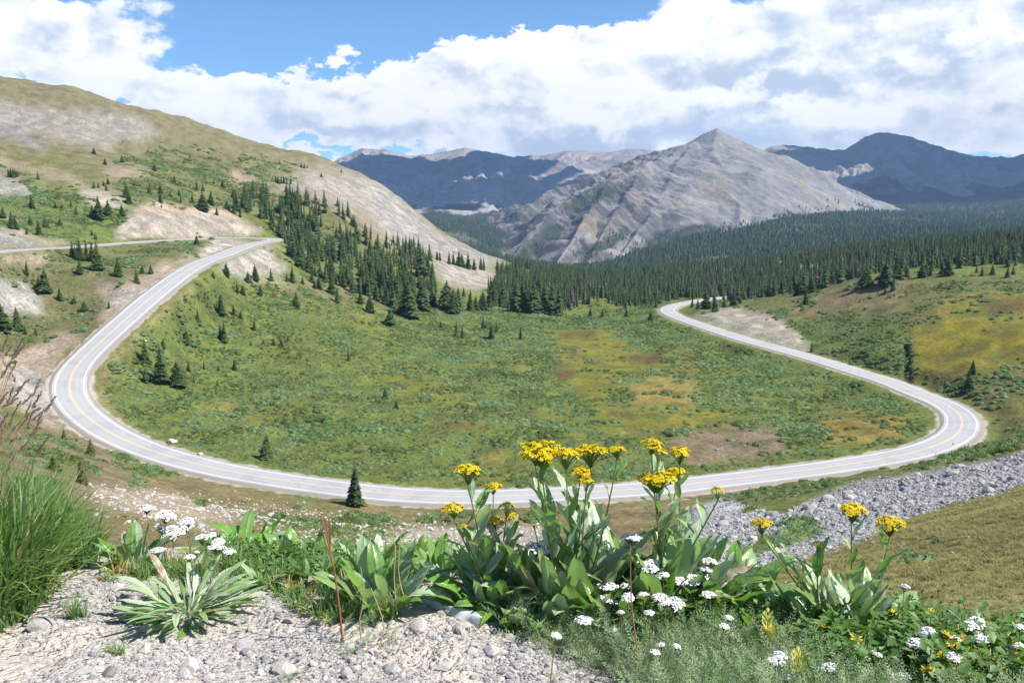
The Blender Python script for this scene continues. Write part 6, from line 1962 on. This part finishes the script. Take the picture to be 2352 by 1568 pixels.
# ---- pale yellow paintbrush spikes
mat_pale, g = new_mat('pale_bracts')
c0 = g.mix(g.ramp(g.attr('tint').outputs['Fac'], 1.2, 1.8), (0.72, 0.64, 0.20), (0.42, 0.48, 0.16))
finish(g, c0, 0.6, 0.2, None, g.mix(1.0, c0, (1.1, 1.1, .6), 'MULTIPLY'), .3)
for X, Y, hgt, lb in ((1762, 1398, 70, 'pale yellow paintbrush spike in front of the right ragwort leaves'), (1832, 1490, 60, 'pale yellow paintbrush spike low among the yarrow at lower right'), (1768, 1440, 30, 'smallest pale yellow paintbrush spike, below the taller one')):
    bs = near(X - 5, Y + hgt + 60)
    d = bs[1]
    H = hgt / F * d
    mb = MB()
    rr = np.random.default_rng(X)
    for i in range(34):
        q = i / 34
        a = i * 2.4
        e = np.array((math.cos(a), math.sin(a), 0))
        c = np.array((0, 0, q * H)) + e * .008
        f = np.array((-e[1], e[0], 0)) * .006
        L = .028 * (1 - .45 * q)
        mb.add(np.array([c, c + e * L * .5 + f + (0, 0, L * .6), c + e * L * .7 + (0, 0, L * 1.1), c + e * L * .5 - f + (0, 0, L * .6)]), np.array([(0, 1, 2), (0, 2, 3)]), 2 if rr.random() < .3 else 0)
    t = thing('paintbrush_flower', lb, 'flower', bs, group='pale yellow paintbrush spikes')
    top = P(X, Y + hgt, d) - bs
    s_ = add_obj('stem', stem_mesh(curve_pts((0, 0, -.01), top + (0, 0, H * .9), .01), .0028, .002, mat_stem, 5), t)
    s_['hue'] = 0.0
    add_obj('flower_spike', mb.mesh('flower_spike', [mat_pale], False), s_, tuple(top))

# ---- dry stalks
def stalk(name, label, pts_px, d, w, mat, hue, head=None, cat='stalk', group=None):
    pts = np.array([P(X, Y, d + k * .02) for k, (X, Y) in enumerate(pts_px)])
    b = pts[0].copy()
    pts = catmull(pts - b, .04)
    t = thing(name, label, cat, b, group=group)
    s_ = add_obj('stem', stem_mesh(pts, w, w * .6, mat, 5), t)
    s_['hue'] = hue
    if head is not None:
        add_obj('seed_head', head, s_, tuple(pts[-1]))
    return t, pts, s_


d_ = near(815, 1475)[1]
t, pts, s_ = stalk('dock_stalk', 'red-brown dock stalk with three thin tips standing on the gravel', [(787, 1478), (780, 1400), (769, 1320), (757, 1250), (748, 1195)], d_, .0042, mat_straw, 1.0)
mb = MB()
for a, b in (((767, 1310), (737, 1185)), ((757, 1255), (755, 1188)), ((770, 1320), (740, 1225))):
    V, Fc = tube(catmull(np.array([P(*a, d_ + .05), (P(*a, d_) + P(*b, d_)) / 2 + (.004, 0, 0), P(*b, d_)]) - P(787, 1478, d_), .04), .0028, 5)
    mb.add(V, Fc)
o = add_obj('branch', mb.mesh('branch', [mat_straw]), s_)
o['hue'] = .85
for i, (pp, lb) in enumerate((([(912, 1410), (905, 1330), (908, 1260), (899, 1205)], 'thin straw-coloured grass stalk bending over the greyish leaf clump'), ([(940, 1400), (925, 1360), (915, 1310), (921, 1215)], 'thinner straw grass stalk beside the bending one'),
                              ([(870, 1490), (882, 1440), (868, 1390), (852, 1350)], 'crooked dry stem on the gravel right of the dock stalk'), ([(830, 1470), (826, 1420), (836, 1370), (828, 1300)], 'thin dry stem next to the dock stalk'),
                              ([(1750, 1470), (1800, 1440), (1850, 1420), (1870, 1404)], 'dry grey twig leaning across the foot of the right ragwort'), ([(1470, 1560), (1462, 1480), (1450, 1380), (1448, 1250)], 'tall thin brown stem rising through the yarrow patch'))):
    stalk('dry_stalk', lb, pp, near(pp[0][0], min(pp[0][1] + 10, 1560))[1] - .02, .0026, mat_straw, (.1, .0, .3, .4, .35, .7)[i], None, 'stalk', 'dry stalks')

mb = MB()
rr = np.random.default_rng(4)
for i in range(26):
    d = rr.normal(0, 1, 3) + (0, 0, .6)
    d /= np.linalg.norm(d)
    f = np.cross(d, rr.normal(0, 1, 3)) * .12
    mb.add(np.array([(0, 0, 0), d * .55 + f, d, d * .55 - f]), np.array([(0, 1, 2), (0, 2, 3)]))
WITH = mb.mesh('seed_head', [mat_brown], False)
for X, Y, bx_, by_, lb in ((228, 1330, 262, 1398, 'withered yellow-brown flower on a bent stem over the bare soil'), (258, 1262, 275, 1310, 'withered brown flower head, left of a pair by the small leafy plant'), (272, 1262, 280, 1312, 'withered brown flower head, right of a pair by the small leafy plant'), (285, 1187, 300, 1290, 'brown seed head on top of the small leafy plant by the grass'),
                           (552, 1237, 556, 1300, 'dry flower head over the wide dark rosette'), (1100, 1240, 1130, 1370, 'brown bud among the leaves of the shorter ragwort'), (1180, 1355, 1190, 1400, 'brown seed head at the front foot of the shorter ragwort'), (1320, 1290, 1325, 1400, 'brown seed head before the yellow-green leaf of the tallest ragwort'), (822, 1212, 850, 1310, 'spent brown flower on the small leafy plant on the lip')):
    d = near(bx_, by_)[1]
    t, pts, s_ = stalk('withered_flower', lb, [(bx_, by_), ((bx_ + X) / 2 + 4, (by_ + Y) / 2), (X, Y)], d, .0019, mat_stem, .5, None, 'flower', 'withered flowers')
    add_obj('seed_head', WITH, s_, tuple(pts[-1]), None, .014)

# seed-head grass above the tall grass
def seed_plume(seed, n=46):
    rr = np.random.default_rng(seed)
    mb = MB()
    for i in range(n):
        q = i / n
        a = rr.uniform(0, 6.28)
        e = np.array((math.cos(a) * .35, math.sin(a) * .35, 1.0))
        e /= np.linalg.norm(e)
        c = np.array((0, 0, q * .85))
        L = rr.uniform(.12, .24) * (1 - .4 * q)
        f = np.cross(e, rr.normal(0, 1, 3)) * .018
        mb.add(np.array([c, c + e * L * .5 + f, c + e * L, c + e * L * .5 - f]), np.array([(0, 1, 2), (0, 2, 3)]))
    return mb.mesh('seed_head', [mat_seed], False)


PLUME = [seed_plume(880 + i) for i in range(3)]
rr = np.random.default_rng(12)
heads = [(18, 812, 20, -60), (5, 850, -10, -70), (32, 868, 35, -62), (48, 900, 45, -40), (62, 930, 50, -45), (28, 935, 20, -55), (10, 905, -20, -60), (40, 960, 30, -55), (70, 960, 55, -35), (86, 940, 35, -60), (98, 975, 30, -62), (20, 975, -15, -60), (55, 985, 40, -45), (-15, 880, 10, -70), (-30, 930, -10, -60), (75, 985, 20, -55), (5, 1010, 30, -50), (35, 1020, 40, -40), (62, 1015, -20, -60), (-40, 980, 10, -60), (92, 905, 26, -66), (40, 830, 30, -60), (15, 940, 45, -30), (50, 880, -20, -62), (30, 990, 25, -60), (80, 1005, 42, -40)]
heads += [(X + int(rr.integers(-28, 26)), Y + int(rr.integers(-10, 60)), a + int(rr.integers(-25, 25)), b) for X, Y, a, b in heads[:22]]
for X, Y, ddx, ddy in heads:
    X -= 14
    bxp, byp = X * .5 - 60 + rr.uniform(-30, 20), 1330 + rr.uniform(-20, 70)
    b = near(bxp, byp)
    d = b[1] + .05
    top = P(X, Y, d) - b
    dv = P(X + ddx, Y + ddy, d) - P(X, Y, d)
    L = .085 * rr.uniform(.85, 1.25)
    t = thing('seeding_grass', 'purple-brown seed plume on a tall grass stem at the left edge', 'grass stem', b, group='seed plumes over the tall grass')
    pts = catmull(np.array([(0, 0, 0), top * .5 + (-.03, 0, .04), top]), .08)
    s_ = add_obj('stem', stem_mesh(pts, .0016, .0010, mat_straw, 4), t)
    s_['hue'] = .25
    o = add_obj('seed_head', PLUME[int(rr.integers(0, 3))], s_, tuple(top), Vector(dv).to_track_quat('Z', 'Y').to_euler(), (L * 1.3, L * 1.3, L))

# dark little sedge heads against the brown slope
for X, Y in ((2167, 1345), (2155, 1358), (2187, 1357), (2118, 1358), (2095, 1372), (2203, 1383), (2160, 1385), (2140, 1370)):
    b = near(X + 3, 1470)
    d = b[1]
    top = P(X, Y, d) - b
    t = thing('sedge', 'thin sedge stem with a dark bud above the leafy growth at lower right', 'grass stem', b, group='dark-headed sedges')
    s_ = add_obj('stem', stem_mesh(curve_pts((0, 0, 0), top, .02), .0011, .0008, mat_straw, 4), t)
    s_['hue'] = .5
    add_obj('seed_head', WITH, s_, tuple(top), None, (.006, .006, .016))

# small tufts on the gravel
for X, Y, L, lb, w in ((262, 1502, .075, 'small pale green tuft alone on the gravel', 3), (182, 1420, .13, 'sparse dark grass tuft on the soil by the tall grass', 1), (810, 1500, .09, 'feathery young yarrow at the foot of the dock stalk', 9), (668, 1560, .06, 'tiny feathery sprig at the bottom edge of the gravel', 9)):
    b = near(X, Y)
    t = thing('grass_tuft' if w < 9 else 'yarrow_sprout', lb, 'plant', b)
    for i in range(7 if w == 9 else 5):
        if w == 9:
            o = add_obj('leaf', FERN[i % 4], t, (0, 0, 0), (-.5, 0, i * .9 + .3), L * random.uniform(.8, 1.2))
        else:
            o = add_obj('blades', (SHORT if w == 3 else TALL)[i % 3], t, (random.uniform(-.03, .03), random.uniform(-.02, .02), 0), (0, 0, i * 1.3), L * random.uniform(.8, 1.1))
        o['tint'] = .7 if w == 3 else .35

# ---- strip of clear plastic
mat_pl, g = new_mat('clear_plastic')
out = g.n('ShaderNodeOutputMaterial')
b_ = g.n('ShaderNodeBsdfPrincipled')
b_.inputs['Base Color'].default_value = (0.82, 0.84, 0.86, 1)
b_.inputs['Roughness'].default_value = .18
b_.inputs['Specular IOR Level'].default_value = .7
tr = g.n('ShaderNodeBsdfTransparent')
mx_ = g.n('ShaderNodeMixShader')
mx_.inputs[0].default_value = .62
g.link(tr.outputs[0], mx_.inputs[1])
g.link(b_.outputs[0], mx_.inputs[2])
g.link(mx_.outputs[0], out.inputs['Surface'])
c_ = np.array([near(X, Y) for X, Y in ((962, 1350), (988, 1358), (1010, 1370), (1032, 1380), (1058, 1388), (1082, 1392), (1108, 1402))])
c_[:, 1] -= .16
c_ = catmull(c_, .012)
wd = .032 * (1 + .35 * np.sin(np.linspace(0, 9, len(c_)))) * np.linspace(1, .7, len(c_))
a_ = np.linspace(-1, 1, 9)
V = c_[:, None] + wd[:, None, None] * a_[None, :, None] * np.array((.25, .8, .55))[None, None]
V[..., 2] += .03 + .012 * perlin(np.arange(len(c_))[:, None] / 4.0, a_[None] * 2.5, 3) + .02 * (1 - a_[None] ** 2)
o = add_obj('plastic_strip', mesh_np('plastic_strip', V.reshape(-1, 3), grid_faces(len(c_), 9), True, [mat_pl]))
tag(o, 'crumpled strip of clear plastic lying among the leaves', 'plastic strip')

# ---- stones on the gravel
GRAV = [(-300, 1440), (60, 1448), (150, 1420), (140, 1350), (230, 1310), (300, 1330), (270, 1400), (400, 1440), (600, 1420), (560, 1350), (640, 1330), (740, 1400), (760, 1480), (900, 1480), (1000, 1400), (960, 1370), (1100, 1390), (1180, 1440), (1260, 1490), (1360, 1550), (1480, 1640), (-300, 1640)]
gm = poly_mask(GRAV, 2)
x, y, r = sample_world(90000, -.62, .18, 2.1, 4.3, 71)
z = ground_z(x, y)
keep = r.random(len(x)) < zone_at(x, y, z, gm, False)
x, y, z = x[keep], y[keep], z[keep]
bar = smooth(fbm(x / .35, y / .35, 13, 3), -.5, .1)
keep = r.random(len(x)) < .12 + .5 * bar
x, y, z = x[keep], y[keep], z[keep]
n = len(x)
sz = np.exp(r.normal(math.log(.0042), .50, n))
own = np.zeros(n, bool)
X_, Y_ = proj(x, y, z)
vis = (X_ > 5) & (X_ < 1500) & (Y_ < 1560)
cand = np.nonzero(vis)[0]
own[r.permutation(cand)[:287]] = True
sz[own] = np.exp(r.normal(math.log(.0108), .40, own.sum()))
rot = np.stack([r.uniform(-.4, .4, n), r.uniform(-.4, .4, n), r.uniform(0, 6.28, n)], 1)
tint = np.clip(r.normal(.55, .3, n), -.1, 1.1)
KIND = ('dark grey stone among the pale gravel', 'pale grey stone among the gravel', 'whitish stone among the gravel')
for i in np.nonzero(own)[0]:
    o = add_obj('stone', ROCKS[int(r.integers(0, 8))], None, (x[i], y[i], z[i] + sz[i] * .2), rot[i], sz[i])
    o['tint'] = float(tint[i])
    kk = 0 if tint[i] < .42 else 1 if tint[i] < .8 else 2
    tag(o, KIND[kk], 'stone', ('dark stones on the gravel', 'grey stones on the gravel', 'whitish stones on the gravel')[kk])
m_ = ~own
so = scatter('gravel', np.stack([x, y, z + sz * .15], 1)[m_], rot[m_], (sz[:, None] * np.ones(3))[m_], r.integers(0, 4, n)[m_], tint[m_], LROCK)
so['label'] = 'loose pale gravel on the ground in front'
for X, Y, s_, ti, lb in ((1021, 1536, .036, 1.1, 'white stone casting a dark shadow, right of centre on the gravel'), (650, 1540, .042, .95, 'flat pale slab stone near the bottom edge of the gravel'), (960, 1440, .045, .9, 'long pale flat stone right of the dry stalks'), (332, 1446, .028, .62, 'pinkish stone between the rosette and the pale tuft'), (95, 1440, .05, .55, 'grey-blue stone at the foot of the tall grass'),
                         (560, 1482, .035, .45, 'grey stone at the front of the rosette'), (1130, 1500, .035, .8, 'pale rounded stone on the right of the gravel'), (220, 1300, .03, 1.0, 'white stone on the soil beside the tall grass'), (800, 1555, .03, .5, 'grey flat stone below the young yarrow'), (610, 1655, .035, .4, 'dark round stone at the bottom edge'), (265, 1305, .03, .7, 'grey stone under the small leafy plant'), (180, 1550, .04, .5, 'blue-grey stone at the bottom left'), (420, 1550, .03, .75, 'pale stone at the bottom left of centre')):
    b = near(X, Y)
    o = add_obj('stone', ROCKS[X % 4], None, tuple(b + (0, 0, s_ * .2)), (.2, .1, X), (s_, s_ * .8, s_ * .75))
    o['tint'] = ti
    tag(o, lb, 'stone')

# low tufts that roughen the brown slope on the right
x, y, r = sample_world(26000, .12, .70, 5, 75, 81)
z = ground_z(x, y)
k = pick([(2780, 1010), (2352, 1112), (2200, 1152), (2080, 1190), (2000, 1240), (1900, 1272), (1780, 1320), (1700, 1720), (2780, 1720)], .75)
n = len(k)
s = (r.uniform(.07, .2, n) * np.clip(y[k] / 18, .45, 1.5))[:, None] * np.stack([np.ones(n) * 1.4, np.ones(n) * 1.4, np.ones(n)], 1)
mat_dry, g = new_mat('dry_alpine_tuft')
t_in = g.attr('tint', 'INSTANCER').outputs['Fac']
c0 = g.mix(t_in, (0.185, 0.155, 0.06), (0.29, 0.285, 0.105))
finish(g, c0, 0.8, 0.15, None, c0, .2)
DT = []
for i in range(3):
    me = tuft(900 + i, 22, 1.1, .03, .22, 3)
    me.materials[0] = mat_dry
    DT.append(me)
o = scatter('dry_grass', np.stack([x[k], y[k], z[k]], 1), np.stack([np.zeros(n), np.zeros(n), r.uniform(0, 6.28, n)], 1), s, r.integers(0, 3, n), r.random(n), DT)
o['label'] = 'low brown-green alpine turf on the right-hand slope'
